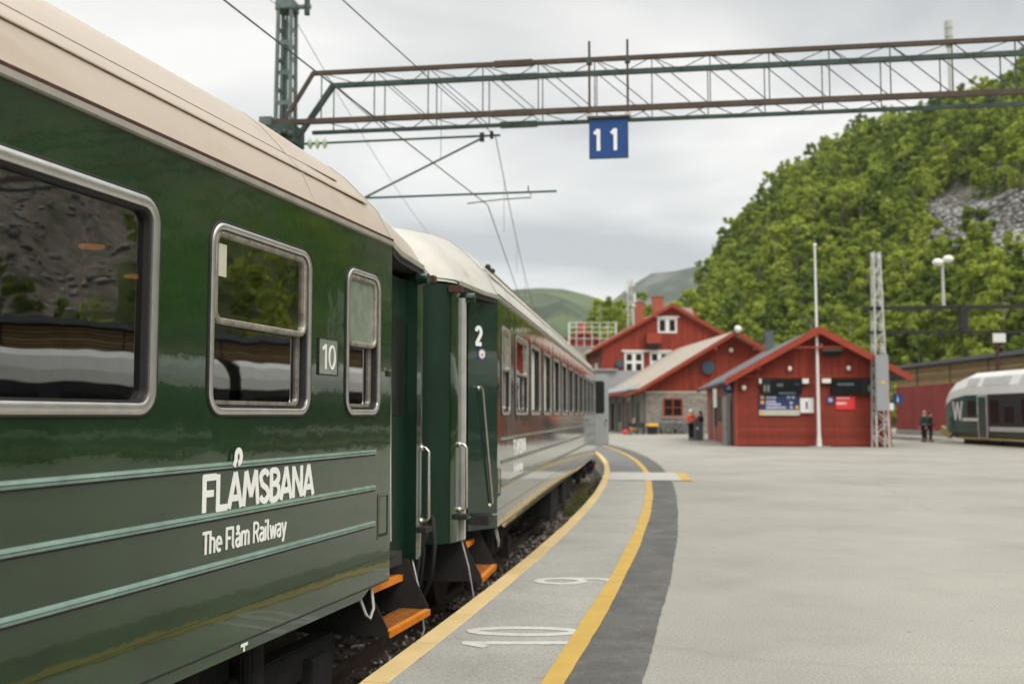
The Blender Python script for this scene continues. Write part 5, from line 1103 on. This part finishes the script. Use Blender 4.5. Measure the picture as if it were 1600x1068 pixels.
# jittered grid in plan
for X in np.arange(-20, 330, 2.7):
    for Yy in np.arange(-120, 345, 2.8):
        x = X+rng.uniform(-1.5, 1.5); y = Yy+rng.uniform(-1.5, 1.5); th = math.atan2(x, y); r = math.hypot(x, y)
        if th < R(2.2) or th > R(111): continue
        t = (r-rb_(th))/(rr_(th)-rb_(th))
        if t < .01 or t > 1.03 or in_scree(th, t): continue
        infr = th < R(31)
        if not infr and rng.random() < .68: continue
        if infr and rng.random() < .06: continue
        p = hz_at(th, t); pos.append((p, th, r, infr, (.78 if th < R(9.8) else 1.0)*rng.choice([.55, .8, .95, 1.1, 1.35], p=[.15, .3, .25, .2, .1])*rng.uniform(.9, 1.1)*(1.0 if t > .06 else .8), t))
vis = sorted([i for i, p in enumerate(pos) if p[3] and p[1] > R(3.5) and p[1] < R(27.5)], key=lambda i: pos[i][2]/pos[i][4])
ind = set(vis[:290])
first_t = True
for i in sorted(ind):
    p, th, r, _, s_, t = pos[i]
    left = th < R(9.8)
    tt = thing('birch_tree', 'leafy birch behind the station roofs in the small wood left of the hill' if left else 'leafy green birch on the lower slope of the wooded hill', 'tree', p, rng.uniform(0, 6.28), 'birches behind the station roofs' if left else 'birches on the lower hillside')
    k = i % 6
    if fm[k].parent is None: cr_ = fm[k]; cr_.parent = tt
    else: cr_ = fm[k].copy(); col.objects.link(cr_); cr_.parent = tt
    if first_t: tk.parent = tt; first_t = False
    else: copy_part(tk, tt)
    tt.scale = (s_*1.06, s_*1.06, s_*rng.uniform(.95, 1.25))
rest = [pos[i] for i in range(len(pos)) if i not in ind]
VV = []; TT = []
for (p, th, r, infr, s_, t) in rest:
    V, F = coarse[rng.integers(8)]; a = rng.uniform(0, 6.28); c_, sn = math.cos(a), math.sin(a); Rm = np.array([[c_, sn, 0], [-sn, c_, 0], [0, 0, 1]])
    if not infr: V = V.reshape(-1, 4, 3)[::2].reshape(-1, 3)
    TT.append(np.full(len(V)//4, rng.random()))
    W_ = V @ Rm * (s_*1.08, s_*1.08, s_*rng.uniform(.95, 1.25)) + np.array(p); VV.append(W_)
VV = np.concatenate(VV); FF = np.arange(len(VV)).reshape(-1, 4)
bw = npmesh('birch_wood', VV, FF, 'leaf', kind='stuff', label='dense birch wood covering the steep hillside', category='wood')
at_ = bw.data.attributes.new('tint', 'FLOAT', 'FACE'); at_.data.foreach_set('value', np.concatenate(TT).astype(np.float32))
# hill-top mast
th = math.atan((1500-800)/1556); pb = hz_at(th, .97)
am = thing('hilltop_mast', 'slender grey telecom mast on the hilltop above the gantry beam', 'mast', pb)
MB().bar((0, 0, 0), (0, 0, 27), .75).build('mast_column', 'galv', am)
for z_ in (21, 23.5, 26): MB().tube([(0, 0, z_), (0, 0, z_+2.2)], 1.1, 10).build('antenna_drum', 'galv', am)
# distant hills
def strip(name, pts, r0, r1, m, zb=-1.2, n=90, amp=.01, th0=-75, th1=40):
    V = []; F = []; k = 24
    for i in range(n+1):
        th = R(th0+(th1-th0)*i/n)
        x = 800+1556*math.tan(th) if abs(math.degrees(th)) < 60 else (-1e4 if th < 0 else 1e4); s_ = (648-np.interp(x, [p[0] for p in pts], [p[1] for p in pts]))/1556*math.cos(th)
        for j in range(k+1):
            t = j/k; r = r0+(r1-r0)*t; z_ = s_*r1*t**1.1+amp*r1*math.sin(th*60+t*7)*math.sin(t*math.pi)*math.sin(th*23)+amp*.4*r1*math.sin(th*170+t*19)*math.sin(t*math.pi)
            V.append((r*math.sin(th), r*math.cos(th), z_ if j else zb))
        V.append(((r1+300)*math.sin(th), (r1+300)*math.cos(th), zb)); 
    K = k+2
    for i in range(n):
        for j in range(K-1): F.append((i*K+j, i*K+j+1, (i+1)*K+j+1, (i+1)*K+j))
    mb = MB(); mb.v = V; mb.f = F; return mb.build(name, m, kind='structure', smooth=True)
M['farhill'] = mat('far_hill_green', (.022, .045, .016), .95, var=.5, vs=.02, c2=(.075, .115, .030), c2pos=(.42, .58), c2s=.009)
M['farpeak'] = mat('far_peak', (.030, .052, .024), .95, var=.35, vs=.008, c2=(.13, .13, .115), c2pos=(.46, .6), c2s=.008)
strip('far_hill', [(-9000, 430), (200, 420), (600, 440), (760, 455), (800, 450), (850, 447), (880, 449), (910, 456), (940, 464), (980, 485), (1040, 505), (1200, 520), (1e4, 520)], 500, 1500, 'farhill')
strip('distant_peak', [(-9000, 470), (900, 490), (960, 472), (985, 446), (1000, 431), (1015, 426), (1035, 420), (1055, 422), (1080, 414), (1110, 412), (1150, 425), (1300, 440), (1e4, 460)], 1700, 2600, 'farpeak')
# ================================================================== haze
hm = bpy.data.materials.new('haze'); hm.use_nodes = True; t = hm.node_tree; t.nodes.clear(); o_ = t.nodes.new('ShaderNodeOutputMaterial'); v_ = t.nodes.new('ShaderNodeVolumePrincipled')
v_.inputs['Color'].default_value = (.86, .92, .97, 1); v_.inputs['Density'].default_value = .00010; v_.inputs['Anisotropy'].default_value = .2; t.links.new(v_.outputs[0], o_.inputs['Volume'])
hb = MB().box(-6100, 6100, -6100, 6100, -1.9, 520).build('haze', hm, kind='stuff')
